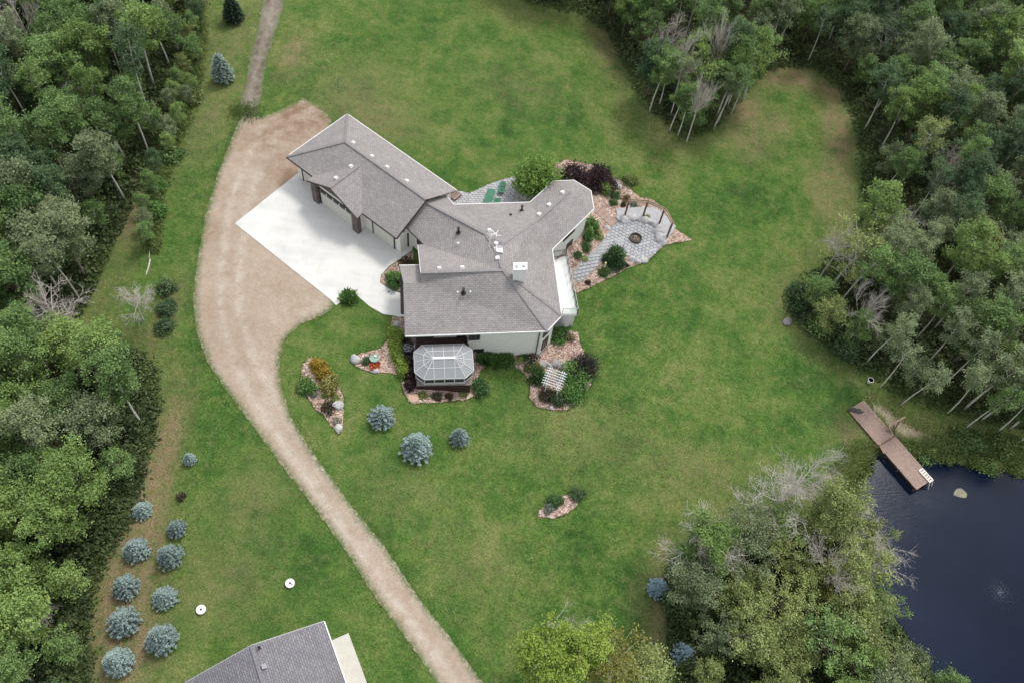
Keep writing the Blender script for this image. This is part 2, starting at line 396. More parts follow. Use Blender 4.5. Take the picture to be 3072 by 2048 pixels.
# ------------------------------------------------------------------ ground sheet
rng = np.random.default_rng(7)
def axis(lo, hi, st, far):
    a = list(np.arange(lo, hi+1e-6, st)); s = st; l = [a[0]]; h = [a[-1]]
    while h[-1] < far: s *= 1.5; h.append(h[-1]+s)
    s = st
    while l[-1] > -far: s *= 1.5; l.append(l[-1]-s)
    return np.array(l[1:][::-1]+a+h[1:])
gx = axis(-78, 80, .62, 2500); gy = axis(-8, 122, .62, 2500)
GX, GY = np.meshgrid(gx, gy); sh = GX.shape
GZ = terr(GX.ravel(), GY.ravel()).reshape(sh)
gme = npmesh('ground', np.stack([GX, GY, GZ], -1).reshape(-1, 3),
    np.stack([a.ravel() for a in (lambda i: (i[:-1, :-1], i[:-1, 1:], i[1:, 1:], i[1:, :-1]))(np.arange(GX.size).reshape(sh))], -1))
def gpoly(px, z=None): return [tuple(G(a, b)[:2]) if z is None else tuple(P(a, b, z)[:2]) for a, b in px]
WEST1 = gpoly([(-800,-700),(560,-700),(568,-60),(555,100),(535,230),(505,340),(470,440),(425,540),(390,620),(350,700),(325,770),(290,860),(240,930),(140,985),(-100,1000),(-900,1005)])
WEST2 = gpoly([(-900,1020),(0,1030),(230,1030),(400,1050),(450,1120),(462,1220),(440,1340),(415,1430),(380,1560),(320,1650),(275,1740),(250,1850),(250,2300),(-400,2500)])
EAST = gpoly([(1440,-700),(1450,-60),(1600,10),(1740,40),(1830,100),(1880,200),(1920,290),(1980,350),(2050,412),(2130,385),(2200,310),(2260,225),(2340,200),(2440,200),(2530,270),(2575,380),(2590,520),(2600,650),(2550,740),(2440,830),(2375,890),(2370,940),(2430,1000),(2530,1060),(2620,1120),(2700,1180),(2800,1215),(2950,1260),(3072,1290),(3500,1350),(4000,1200),(3800,-700)])
SEG = gpoly([(2005,1720),(2070,1650),(2250,1600),(2400,1560),(2470,1560),(2530,1640),(2590,1760),(2670,1870),(2750,1970),(2830,2070),(2830,2350),(2150,2350),(2050,2050),(2000,1850)])
def blob(cx, cy, rx_, ry_, amp):
    c = G(cx, cy); e = G(cx+rx_, cy); f_ = G(cx, cy+ry_)
    a = np.hypot(*(e-c)[:2]); b2 = np.hypot(*(f_-c)[:2])
    return amp*np.exp(-(((GX-c[0])/a)**2+((GY-c[1])/b2)**2))
inwood = np.maximum.reduce([sdist(GX, GY, q) for q in (WEST1, WEST2, EAST, SEG)])
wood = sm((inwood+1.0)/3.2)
dry = np.zeros(sh)
for b_ in [(455,1430,45,220,1.5),(400,1720,70,190,1.4),(400,1950,90,110,1.2),(505,925,40,90,.8),(400,640,35,90,.9),(2380,240,140,30,.9),(2510,400,40,120,.9),(2480,580,50,90,.7),(2250,430,60,50,.7),(2330,380,40,40,.6),(2230,330,60,40,.9),(1830,130,60,90,.5),(2000,350,60,60,.5),(2440,960,60,40,.6),(1060,270,130,90,.45),(880,160,50,70,.8),(1150,370,130,60,.5),(740,700,40,200,.35),(2560,1300,70,60,.6),(1980,1850,30,180,.6),(650,1750,160,120,.4),(760,1500,100,120,.4),(640,350,70,160,.45),(700,100,80,120,.4),(1750,1300,200,120,.25),(2100,1420,200,80,.35),(1430,1700,140,120,.25),(1200,1480,120,80,.25),(1560,260,160,70,.25)]:
    dry += blob(*b_)
edge = np.exp(-((inwood+1.6)/1.5)**2)
dry = np.clip(dry*.9+.25*edge+.04, 0, 1)
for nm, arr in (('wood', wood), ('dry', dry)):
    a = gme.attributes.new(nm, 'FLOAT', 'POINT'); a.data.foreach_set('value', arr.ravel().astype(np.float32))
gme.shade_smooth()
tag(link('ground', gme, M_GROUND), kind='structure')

def densify(poly, st, closed=True):
    q = []
    for i in range(len(poly)-(0 if closed else 1)):
        a = np.array(poly[i][:2]); b = np.array(poly[(i+1) % len(poly)][:2]); n = max(1, int(np.hypot(*(b-a))/st))
        q += [a+(b-a)*k/n for k in range(n)]
    return q
def sheet(name, poly, dz, mat, parent=None, jitter=0., st=.9, skirt=.25, flat=None, kind='structure', seed=1):
    rg = np.random.default_rng(seed)
    b = densify(poly, .22 if jitter else .8)
    if jitter:
        j = rg.normal(0, 1, (len(b), 2)); j = (j*.6+(j+np.roll(j, 1, 0))*.4)*jitter*.7
        b = [p+q for p, q in zip(b, j)]
    xs = [p[0] for p in b]; ys = [p[1] for p in b]
    X, Y = np.meshgrid(np.arange(min(xs), max(xs), st), np.arange(min(ys), max(ys), st))
    s = sdist(X, Y, b); pts = np.stack([X, Y], -1)[s > .35].reshape(-1, 2)
    allp = [Vector((float(p[0]), float(p[1]))) for p in b]+[Vector((float(p[0]), float(p[1]))) for p in pts]
    nb = len(b)
    r = delaunay_2d_cdt(allp, [(i, (i+1) % nb) for i in range(nb)], [list(range(nb))], 1, 1e-5)
    vv = np.array([[p.x, p.y] for p in r[0]]); zz = terr(vv[:, 0], vv[:, 1])+dz if flat is None else np.full(len(vv), flat)
    V = [(vv[i, 0], vv[i, 1], zz[i]) for i in range(len(vv))]; F = [tuple(f) for f in r[2]]
    ec = {}
    for f in F:
        for i in range(len(f)):
            e = (f[i], f[(i+1) % len(f)]); ec[e] = 1
    n0 = len(V); V += [(x, y, z-skirt) for x, y, z in V]
    F += [(e[1], e[0], e[0]+n0, e[1]+n0) for e in list(ec) if (e[1], e[0]) not in ec]
    mb = MB(); mb.add(V, F); o = mb.build(name, mat, parent)
    return tag(o, kind=kind) if parent is None else o

DRIVE = gpoly([(731,326),(705,392),(653,522),(614,653),(588,810),(579,901),(588,993),(627,1097),(731,1241),(836,1384),(940,1521),(1045,1665),(1123,1789),(1202,1894),(1306,2038),(1450,2240),(1620,2270),(1450,2048),(1358,1920),(1254,1789),(1149,1633),(1045,1502),(940,1358),(875,1254),(842,1149),(838,1084),(855,1019),(901,973),(967,947),(999,925),(1010,850),(1000,600),(993,352),(950,315),(908,295),(860,322),(784,353)])
def path_attrs(o, line, poly, offs, wid, soil=(), rim=.5):
    me = o.data; n = len(me.vertices); v = np.empty(n*3, np.float32); me.vertices.foreach_get('co', v); v = v.reshape(-1, 3).astype(float)
    d = np.full(n, 1e9)
    for i in range(len(line)-1):
        a = np.array(line[i]); b = np.array(line[i+1]); e = b-a; t = np.clip(((v[:, :2]-a) @ e)/(e @ e), 0, 1)
        dd = np.hypot(*(v[:, :2]-a-t[:, None]*e).T); d = np.minimum(d, dd)
    ru = np.exp(-((d-offs)/wid)**2)
    so_ = np.zeros(n)
    for (cx, cy, rr, am) in soil: c = G(cx, cy); so_ += am*np.exp(-(np.hypot(v[:, 0]-c[0], v[:, 1]-c[1])/rr)**2)
    sd_ = sdist(v[:, 0], v[:, 1], poly); rm = 1-sm(sd_/rim)
    for nm, arr in (('rut', ru), ('soil', np.clip(so_, 0, 1)), ('rim', np.clip(rm, 0, 1))):
        at = me.attributes.new(nm, 'FLOAT', 'POINT'); at.data.foreach_set('value', arr.astype(np.float32))
dro = sheet('driveway', DRIVE, .03, M_DIRT, jitter=.035, st=.4)
path_attrs(dro, gpoly([(800,400),(720,600),(690,800),(690,950),(740,1100),(830,1250),(930,1390),(1040,1545),(1150,1700),(1260,1850),(1380,2010),(1530,2250)]), DRIVE, .85, .42, [(900,330,3.2,1.),(800,420,3.,.8),(860,530,2.4,.9),(640,700,2.2,.5),(700,1000,2.5,.35),(800,640,2.,.5),(940,360,2.5,1.)], .7)
TRACK = gpoly([(868,-40),(835,80),(800,180),(785,290),(770,350),(715,345),(722,300),(735,240),(752,160),(775,70),(795,-40),(810,-260),(905,-260)])
trk = sheet('dirt_track', TRACK, .034, M_TRACK, jitter=.1, st=.4, seed=4)
path_attrs(trk, gpoly([(850,-260),(832,-40),(806,80),(778,180),(755,260),(742,350)]), TRACK, .62, .26, [(740,335,2.,1.),(820,60,2.5,.6)], .5)
PAD = gpoly([(705,672),(893,522),(930,500),(1180,680),(1240,735),(1236,752),(1202,777),(1166,801),(1143,827),(1140,849),(1164,866),(1199,880),(1225,885),(1235,952),(1202,951),(1149,943),(1110,921),(1071,888),(1045,893),(1008,917),(993,901)])
pad = sheet('concrete_pad', PAD, .07, M_CONC, st=1.5)
SHORE = gpoly([(2600,1190),(2640,1200),(2690,1235),(2740,1270),(2790,1290),(2802,1315),(2770,1330),(2720,1330),(2690,1330),(2640,1270)])
sheet('dry_shore', SHORE, .03, M_SHORE, jitter=.2, st=.8, seed=6)
# pond
pc = np.mean(np.array(POND), 0); pq = [np.array(p)+(np.array(p)-pc)/np.hypot(*(np.array(p)-pc))*.9 for p in POND]
me = npmesh('pond', np.array([(p[0], p[1], WATER_Z) for p in pq]), [list(range(len(pq)))])
m, n, b, o = newmat('pond_water')
n.links.new(ramp(n, noise(n, .06, 3), [(.3, (.0016, .0055, .017)), (.7, (.0036, .0115, .031))]), b.inputs['Base Color']); b.inputs['Roughness'].default_value = .03; b.inputs['IOR'].default_value = 1.33; b.inputs['Specular IOR Level'].default_value = .24
tx = n.nodes.new('ShaderNodeTexCoord'); mp = n.nodes.new('ShaderNodeMapping'); mp.inputs['Scale'].default_value = (.7, 2.2, 1); mp.inputs['Rotation'].default_value = (0, 0, R(35)); n.links.new(tx.outputs['Object'], mp.inputs['Vector'])
rr_ = n.nodes.new('ShaderNodeMapRange'); rr_.inputs['From Min'].default_value = .35; rr_.inputs['From Max'].default_value = .65; rr_.inputs['To Min'].default_value = .02; rr_.inputs['To Max'].default_value = .16
n.links.new(noise(n, .12, 4, .6), rr_.inputs['Value']); n.links.new(rr_.outputs[0], b.inputs['Roughness'])
bump(n, b, math_(n, 'MULTIPLY', noise(n, 3.2, 4, .65, vec=mp.outputs[0]), noise(n, .1, 3, .6)), .3, .05)
tag(link('pond', me, m), kind='structure')

# ------------------------------------------------------------------ house
ZE = 3.0
A = P(859, 471, ZE); B = P(1034, 336, ZE)
gu = np.array([.845, -.535]); gu /= np.hypot(*gu); gn = np.array([-gu[1], gu[0]])   # along the garage, towards its back
def gp(al, out, z): q = A[:2]+gu*al-gn*out; return np.array([q[0], q[1], z])    # out: towards the forecourt
GW = 8.55; GL = 15.25
house = empty('house', (-3, 49, 0), 'sprawling cream bungalow with grey-brown shingle roofs, white chimney and attached garage', 'house')
RT = []                                         # roof triangles for placing roof fittings
def roof(name, polys, mat=M_SHINGLE, parent=house, th=.2):
    mb = MB()
    for p in polys:
        p = [np.array(q, float) for q in p]; nn = len(p)
        c = Vector((0, 0, 0))
        for i in range(nn): c += Vector(p[i]).cross(Vector(p[(i+1) % nn]))
        if c.z < 0: p = p[::-1]
        up = [tuple(q) for q in p]; dnn = [(q[0], q[1], q[2]-th) for q in p]
        mb.add(up, [tuple(range(nn))]); mb.add(dnn, [tuple(range(nn))[::-1]])
        for i in range(nn):
            j = (i+1) % nn; mb.add([up[i], up[j], dnn[j], dnn[i]], [(3, 2, 1, 0)])
        for i in range(1, nn-1): RT.append((up[0], up[i], up[i+1]))
    return mb.build(name, mat, parent, uv=True)
def fascia(pts, parent=house, name='fascia', hh=.16, off=.05, mat=None, closed=False):
    mb = MB()
    for i in range(len(pts)-(0 if closed else 1)):
        a = np.array(pts[i], float); b2 = np.array(pts[(i+1) % len(pts)], float)
        mb.bar(a+[0, 0, -.07], b2+[0, 0, -.07], .08, hh)
    return mb.build(name, mat or M_WHITE, parent)
M_CAP = simple('ridge_shingle', (.24, .226, .224), .92, .25, 3)
M_CAP2 = simple('slate_ridge_shingle', (.19, .185, .198), .92, .2, 3)
def ridgecap(a, b2, parent, mat=M_SHINGLE):
    a = np.array(a, float); b2 = np.array(b2, float); L = np.linalg.norm(b2-a); k = max(2, int(L/.28)); mb = MB(); d = (b2-a)/L
    for i in range(k):
        c = a+d*(i+.5)*L/k
        mb.bar(c-d*.13+[0, 0, .02], c+d*.15+[0, 0, .045], .26, .03)
    return mb.build('ridge_cap', M_CAP2 if mat is M_SHINGLE2 else M_CAP, parent)
# garage
zr = 5.0
g_w = [gp(0, 0, ZE), gp(GL, 0, ZE), gp(GL, -GW/2, zr), gp(GW/2, -GW/2, zr)]
g_e = [gp(0, -GW, ZE), gp(GL+.2, -GW, ZE), gp(GL, -GW/2, zr), gp(GW/2, -GW/2, zr)]
g_n = [gp(0, 0, ZE), gp(0, -GW, ZE), gp(GW/2, -GW/2, zr)]
rf = roof('garage_roof', [g_w, g_e, g_n])
ridgecap(gp(GW/2, -GW/2, zr), gp(GL, -GW/2, zr), rf)
ridgecap(gp(0, 0, ZE), gp(GW/2, -GW/2, zr), rf); ridgecap(gp(0, -GW, ZE), gp(GW/2, -GW/2, zr), rf)
fascia([gp(0, .0, ZE), gp(0, -GW, ZE), gp(GL+.2, -GW, ZE)]); fascia([gp(0, .03, ZE), gp(3.7, .03, ZE)], mat=M_DARK); fascia([gp(10.6, .03, ZE), gp(GL, .03, ZE)], mat=M_DARK)
fascia([gp(GL+.05, 0, ZE), gp(GL+.05, -GW/2, zr), gp(GL+.05, -GW*.8, ZE+.65)], name='rake_board', mat=M_DARK)
# garage front gable
a0, a1, ga = 3.8, 10.75, 7.28; gz = 4.63; OUT = .82
s_ = (zr-ZE)/(GW/2)
def meet(z): return -(z-ZE)/s_
fg = [[gp(a0, OUT, ZE), gp(ga, OUT, gz), gp(ga, meet(gz), gz+.02), gp(a0, 0.0, ZE+.02)],
      [gp(a1, OUT, ZE), gp(ga, OUT, gz), gp(ga, meet(gz), gz+.02), gp(a1, 0.0, ZE+.02)]]
fr = roof('garage_gable_roof', fg); ridgecap(gp(ga, OUT, gz), gp(ga, meet(gz)+.15, gz), fr)
fascia([gp(a0, OUT, ZE), gp(ga, OUT, gz), gp(a1, OUT, ZE)], name='rake_board', mat=M_DARK)
MB().add([gp(a0+.35, .3, 2.85), gp(a1-.35, .3, 2.85), gp(ga, .3, gz-.28)], [(0, 1, 2)]).build('gable_panel', M_STONE, house, uv=True)
# garage walls
INS = .6
gw = MB(); gw.prism([gp(INS, -INS, 0)[:2], gp(GL-.1, -INS, 0)[:2], gp(GL-.1, -GW+INS, 0)[:2], gp(INS, -GW+INS, 0)[:2]], -.5, ZE-.1)
gw.build('garage_wall', M_WALL, house)
bay = MB(); bay.prism([gp(a0+.5, .2, 0)[:2], gp(a1-.5, .2, 0)[:2], gp(a1-.5, -.7, 0)[:2], gp(a0+.5, -.7, 0)[:2]], -.4, 2.95)
bay.build('garage_bay_wall', M_WALL, house)
for al in (4.42, 10.1):
    MB().prism([gp(al-.38, .62, 0)[:2], gp(al+.38, .62, 0)[:2], gp(al+.38, .12, 0)[:2], gp(al-.38, .12, 0)[:2]], -.2, 2.85).build('stone_pillar', M_STONE, house, uv=True)
def garage_door(al0, al1, out, zt=2.25, nsec=4):
    d = MB().prism([gp(al0, out+.03, 0)[:2], gp(al1, out+.03, 0)[:2], gp(al1, out-.03, 0)[:2], gp(al0, out-.03, 0)[:2]], 0.04, zt).build('garage_door', M_GARDOOR, house)
    h = (zt-.06)/nsec; nw = max(2, int((al1-al0)/.75))
    for i in range(nsec):
        for k in range(nw):
            wdt = (al1-al0)/nw; c = gp(al0+wdt*(k+.5), out+.045, .07+h*(i+.5))
            m_ = MB().box(c, (wdt*.8, .03, h*.66), rz=math.atan2(gu[1], gu[0]))
            m_.build('window' if i == nsec-1 else 'panel', M_GLASS if i == nsec-1 else M_GARDOOR, d)
    fb = MB()
    for a in (al0-.07, al1+.07): fb.bar(gp(a, out+.03, .03), gp(a, out+.03, zt+.1), .14, .1)
    fb.bar(gp(al0-.14, out+.03, zt+.06), gp(al1+.14, out+.03, zt+.06), .1, .12); fb.build('door_frame', M_DARK, d)
garage_door(4.95, 9.45, .22); garage_door(1.5, 3.75, -INS+.02); garage_door(11.5, 14.3, -INS+.02)
sd = MB().box(gp(GL-.07, -2.05, 1.1), (.95, .06, 2.1), rz=math.atan2(gn[1], gn[0])).build('side_door', M_DARK, house)
MB().box(gp(GL-.02, -1.75, 1.05), (.05, .06, .05), rz=0).build('door_handle', M_WHITE, sd)
# link, main and wing roofs
AP = P(1485, 749, 5.4); R1 = P(1262.6, 818, 5.6); R2 = P(1436, 812, 5.6); R3 = P(1509, 811, 5.6)
L0 = P(1279, 608, 4.4); L1 = P(1456, 702, 5.15); V1 = P(1330, 655, 4.35); V0 = P(1219, 682, 3.0)
WC = P(1270, 733, 3.0); NC = P(1254, 735, 3.0); S1 = P(1216, 1008, 3.0); S2 = P(1642, 993, 3.0); S3 = P(1685, 947, 3.0)
E1 = P(1657, 748, 3.0); E2 = P(1782, 627, 3.0); E3 = P(1773, 573, 3.0); E4 = P(1722, 541, 3.0); E5 = P(1660, 544, 3.0); E6 = P(1590, 607, 3.0)
N1 = P(1362, 614, 3.0); N0 = P(1336, 585, 3.0); NG = P(1356, 566, 3.0)
RW1 = np.array([.8, 54.0, 4.35]); RW2 = np.array([3.5, 58.3, 4.3])
gap = gp(GL, -GW/2, 4.62)
lk = roof('link_roof', [[gp(GL-.3, -.1, 2.92), P(1214, 693, 2.95), V0, V1, L0, gap],
                        [gap, L0, N0, NG, gp(GL-.3, -GW+.35, 2.98)]])
mr = roof('main_roof', [[V0, WC, R2, R3, AP, L1, V1], [V1, L1, L0], [L0, L1, N1, N0], [L1, AP, RW1, E6, N1]])
mw = roof('east_roof', [[AP, R3, S3, E1, RW1], [R3, S2, S3], [RW1, E1, E2, RW2], [RW2, E2, E3], [RW2, E3, E4], [RW2, E4, E5], [RW1, RW2, E5, E6]])
PA = P(1210.6, 849, 4.75); PB = P(1262.6, 849, 4.75)
sr = roof('south_roof', [[S1, S2, R3, R2, R1, PB, PA], [R1, R2, WC, NC]])
pn = P(1198, 796, 3.25); pn2 = P(1259, 795, 3.25)
pr = roof('porch_roof', [[PA, PB, pn2, pn]])
roof('porch_pent_roof', [[P(1213, 840, 3.6), P(1215.5, 940, 3.6), P(1202, 939, 3.2), P(1200, 833, 3.2)]], M_SHINGLE3)
for a, b2, pr_ in ((R1, R3, sr), (R3, S2, sr), (L0, L1, mr), (L1, AP, mr), (AP, R3, mr), (RW1, RW2, mw), (AP, RW1, mw), (R3, S3, mw)): ridgecap(a, b2, pr_)
fascia([NG, N0, N1, E6, E5, E4, E3, E2, E1, S3, S2, S1]); fascia([S1-[0,0,.03], PA-[0,0,.03]], mat=M_CAP); fascia([NC-[0,0,.02], R1-[0,0,.02]]); fascia([pn2, pn]); fascia([V0, WC], mat=M_DARK); fascia([WC, NC], mat=M_DARK)
# porch infill below the ridge step
MB().add([R1+[.02, 0, -.2], PB+[.02, 0, -.2], pn2+[.02, 0, -.1], NC+[.02, 0, -.2]], [(0, 1, 2, 3)]).build('gable_panel', M_WALL, house)
# main walls
su = (S2-S1)[:2]; SL = np.hypot(*su); su = su/SL; sn = np.array([-su[1], su[0]])
def sp(s, i, z=0): q = S1[:2]+su*s+sn*i; return np.array([q[0], q[1], z])
def inset(poly, d):
    n = len(poly); q = []
    for i in range(n):
        a, b2, c = [np.array(poly[(i+k) % n][:2], float) for k in (-1, 0, 1)]
        u = (b2-a)/np.hypot(*(b2-a)); v = (c-b2)/np.hypot(*(c-b2)); n1 = np.array([-u[1], u[0]]); n2 = np.array([-v[1], v[0]])
        k = n1+n2; k = k/max(.35, np.dot(k, n1)); q.append(b2+k*d)
    return q
hp = [S2, S3, E1, E2, E3, E4, E5, E6, N1, N0]
wi = inset([S1]+hp+[V0, WC, NC], .5)
core = [sp(5.7, .45)[:2]]+wi[1:11]+[gp(GL-.2, -6.5, 0)[:2], gp(GL-.2, -1.6, 0)[:2], wi[11], wi[12], np.array([NC[0]+.6, NC[1]-.6]), sp(.9, 4.5)[:2], sp(2.6, 4.5)[:2], sp(2.6, 1.2)[:2], sp(5.7, 1.2)[:2]]
MB().prism(core, -3.4, ZE-.12).build('wall', M_WALL, house)
MB().prism(inset([core[k] for k in range(len(core))], -.02), -3.4, -1.9).build('foundation', simple('grey_parging', (.36, .355, .34), .95, .12, 2), house)
def wallrect(name, p0, p1, pxa, pxb, mat, parent, proud=.03, frame=True, z0=None, z1=None):
    d = np.array(p1[:2])-np.array(p0[:2]); d = d/np.hypot(*d); nn = np.array([d[1], -d[0], 0.])
    if nn[:2] @ (np.array([0, 0])-np.array(p0[:2])) < 0: nn = -nn
    o3 = np.array([p0[0], p0[1], 0.])
    a = on_plane(*pxa, o3, nn); b2 = on_plane(*pxb, o3, nn)
    ta, tb = (a[:2]-o3[:2]) @ d, (b2[:2]-o3[:2]) @ d; za, zb = (a[2], b2[2]) if z0 is None else (z0, z1)
    c = o3[:2]+d*(ta+tb)/2; rz = math.atan2(d[1], d[0]); wd, hh = abs(tb-ta), abs(zb-za)
    c3 = np.array([c[0], c[1], (za+zb)/2])+nn*proud
    w_ = MB().box(c3, (wd, .06, hh), rz=rz).build(name, mat, parent)
    if frame:
        f = MB()
        for sx in (-1, 1): f.box(c3+np.array([d[0], d[1], 0])*sx*wd/2+nn*.02, (.07, .09, hh+.07), rz=rz)
        for sz in (-1, 1): f.box(c3+np.array([0, 0, sz*hh/2])+nn*.02, (wd-.07, .08, .07), rz=rz)
        f.box(c3+nn*.02, (.05, .07, hh-.06), rz=rz); f.build('frame', M_DARK, w_)
    return w_
sw0, sw1 = sp(5.7, .45), np.array([*wi[1], 0])
wallrect('window', sw0, sw1, (1407, 1002), (1438, 1014), M_GLASS, house, z0=1.3, z1=2.3)
wallrect('basement_window', sw0, sw1, (1422, 1040), (1450, 1052), M_GLASS, house, z0=-1.0, z1=-.45)
wallrect('patio_door', sp(2.6, 1.2), sp(5.7, 1.2), (1371, 1006), (1394, 1030), M_GLASS, house, z0=.35, z1=2.4)
cw0, cw1 = np.array([*wi[1], 0]), np.array([*wi[2], 0])
wallrect('window', cw0, cw1, (1627, 1030), (1641, 1020), M_GLASS, house, z0=-1.5, z1=.1); wallrect('window', cw0, cw1, (1628, 1012), (1643, 1000), M_GLASS, house, z0=1.0, z1=2.4)
ew0, ew1 = np.array([*wi[3], 0]), np.array([*wi[4], 0])
wallrect('patio_door', ew0, ew1, (1697, 752), (1716, 722), M_GLASS, house, z0=-2.1, z1=-.2); wallrect('window', ew0, ew1, (1690, 722), (1722, 690), M_GLASS, house, z0=1.2, z1=2.4)
wallrect('window', np.array([*wi[11], 0]), np.array([*wi[12], 0]), (1253, 716), (1267, 728), M_GLASS, house, z0=1.2, z1=2.3)
MB().bar(sp(SL-.55, .42, -2.1), sp(SL-.55, .42, 2.8), .09, .09).build('downspout', M_DARK, house)
for s in (.4,): MB().bar(sp(s, .5, -.1), sp(s, .5, 2.8), .2).build('porch_post', M_DARK, house)
# chimney
cz = 6.75; c0 = P(1540, 788, cz); c1 = P(1582, 786.6, cz); c2 = P(1582, 809, cz); c3 = P(1540, 810, cz)
ch = MB().prism([c3[:2]+[.06, .06], c2[:2]+[-.06, .06], c1[:2]+[-.06, -.06], c0[:2]+[.06, -.06]], 3.6, cz-.12).build('chimney', M_WHITE, house)
MB().prism([c3[:2], c2[:2], c1[:2], c0[:2]], cz-.12, cz).build('chimney_cap', M_WHITE, ch)
for t in (.27, .75):
    c = c0*(1-t)/2+c1*t/2+c3*(1-t)/2+c2*t/2
    MB().tube([c+[0, 0, 0], c+[0, 0, .12], c+[0, 0, .12], c+[0, 0, .17]], [.14, .14, .17, .05], 12).build('flue_cap', simple('galvanised_steel', (.5, .5, .5), .4, .15, 4), ch)
# roof fittings
def roof_hit(px, py):
    r = Vector(ray(px, py)); o = Vector((0, 0, CAMH)); best = None
    for a, b2, c in RT:
        h = intersect_ray_tri(Vector(a), Vector(b2), Vector(c), r, o, True)
        if h is not None and (best is None or h.z > best[0].z):
            nn = (Vector(b2)-Vector(a)).cross(Vector(c)-Vector(a)).normalized(); best = (h, nn if nn.z > 0 else -nn)
    return best
def vent(px, py, s=.29, h=.14, mat=M_WHITE, name='roof_vent', parent=house, hit=None):
    b_ = hit or roof_hit(px, py)
    if b_ is None: return
    q = b_[1].to_track_quat('Z', 'Y').to_matrix(); hp_ = b_[0]
    mb = MB(); mb.box(hp_+q @ Vector((0, 0, .015)), (s*1.25, s*1.25, .03), rot=q); mb.box(hp_+q @ Vector((0, 0, h/2+.02)), (s, s, h), rot=q); mb.box(hp_+q @ Vector((0, 0, h+.02)), (s*1.12, s*1.12, .04), rot=q)
    return mb.build(name, mat, parent)
for px, py in [(1059,430.5),(1115,470.7),(1161,503.6),(1219.6,545),(1053.6,501),(1009,536),(1286,602.6),(1688,579),(1648,616),(1618,644.6),(1468.5,693.5),(1488,732.5),(1493,775.6),(1318,807),(1387,805)]: vent(px, py)
vent(1494, 754, .6, .3, name='roof_fan_box'); vent(1375.5, 731, .14, .1); vent(1373, 876, .12, .08); vent(1411, 875, .12, .08)
vent(1532, 646, .2, .1, M_BLACK)
for px, py in [(1375, 698), (1565, 632), (1390, 880)]:
    b_ = roof_hit(px, py); h = b_[0]
    MB().tube([h-Vector((0, 0, .1)), h+Vector((0, 0, .6)), h+Vector((0, 0, .62)), h+Vector((0, 0, .72))], [.09, .09, .15, .15], 8).tube([h+b_[1]*.01, h+b_[1]*.05], [.26, .2], 8).build('plumbing_stack', M_BLACK, house)
b_ = roof_hit(1468, 742); h = b_[0]
mast = MB().tube([h-Vector((0, 0, .05)), h+Vector((0, 0, 1.5)), h+Vector((.12, .05, 1.7))], .05, 6); mast.build('antenna_mast', M_WHITE, house)
b_ = roof_hit(1486, 716); h = b_[0]; an = MB(); an.tube([h-Vector((0, 0, .05)), h+Vector((0, 0, .8))], .04, 6)
for k in range(5):
    a = k*1.25; an.bar(h+Vector((0, 0, .5+.07*k)), h+Vector((.55*math.cos(a), .55*math.sin(a), .55+.1*k)), .045)
an.build('television_aerial', M_WHITE, house)
b_ = roof_hit(1497, 742); h = b_[0]; dm = MB(); dm.tube([h, h+Vector((0, 0, .35))], .03, 6)
dm.tube([h+Vector((0, 0, .35)), h+Vector((.06, -.06, .42)), h+Vector((.11, -.11, .5))], [.03, .2, .3], 12, cap=False); dm.build('satellite_dish', simple('grey_dish', (.4, .4, .42), .5, .1, 3), house)
# balcony
ZD = .15
D0 = P(1697, 768, ZD); D1 = P(1731, 944, ZD); D2 = P(1686, 944, ZD); D3 = np.array([E1[0]-.8, E1[1]+.1, ZD]); D2b = np.array([S3[0]-1.2, S3[1]+.6, ZD]); Dn = np.array([D0[0]-.6, D0[1]+1.0, ZD])
bal = MB().prism([D2b[:2], D2[:2]-np.array([.05, 0]), D1[:2], D0[:2], D3[:2]], ZD-.28, ZD).build('balcony_deck', M_DECKW, house)
rl = [D0+(D3-D0)*.55+np.array([0, .35, 0]), D0, D1, D2]; rh = 1.05
for i in range(3):
    a, b2 = rl[i], rl[i+1]; L = np.linalg.norm(b2-a); k = max(1, round(L/1.05))
    for j in range(k+(1 if i == 2 else 0)):
        c = a+(b2-a)*j/k; MB().bar(c, c+[0, 0, rh], .06).build('railing_post', M_DARK, bal)
    MB().bar(a+[0, 0, rh], b2+[0, 0, rh], .05, .04).bar(a+[0, 0, .1], b2+[0, 0, .1], .04, .04).build('handrail', M_DARK if i == 0 else simple('grey_rail', (.3, .3, .31), .4, .1, 3), bal)
    gm = MATS.get('clear_rail_glass')
    if gm is None:
        gm, n, b, o = newmat('clear_rail_glass'); t = n.nodes.new('ShaderNodeBsdfTransparent'); t.inputs[0].default_value = (.93, .96, .95, 1); ms = n.nodes.new('ShaderNodeMixShader'); ms.inputs[0].default_value = .12
        b.inputs['Roughness'].default_value = .05; b.inputs['Base Color'].default_value = (.6, .63, .63, 1); n.links.new(t.outputs[0], ms.inputs[1]); n.links.new(b.outputs[0], ms.inputs[2]); n.links.new(ms.outputs[0], o.inputs['Surface'])
    for j in range(k):
        c = a+(b2-a)*(j+.06)/k; e = a+(b2-a)*(j+.94)/k
        MB().bar((c+[0, 0, .56]), (e+[0, 0, .56]), .014, .8).build('glass_panel', gm, bal)
zg = T(D1[0], D1[1])
for q in (D1+np.array([-.25, .3, 0]), (D0+D1)/2+np.array([-.2, 0, 0]), D0+np.array([-.25, -.2, 0])):
    MB().bar((q[0], q[1], T(q[0], q[1])-.2), (q[0], q[1], ZD-.28), .22).build('balcony_post', M_WHITE, bal)
lp = gpoly([(1640, 985), (1712, 980), (1720, 945), (1690, 900), (1660, 920)])
sheet('lower_patio', lp, .05, simple('dark_grey_concrete', (.22, .22, .225), .9, .15, 2), st=.8);  # lower patio in one even dark grey concrete

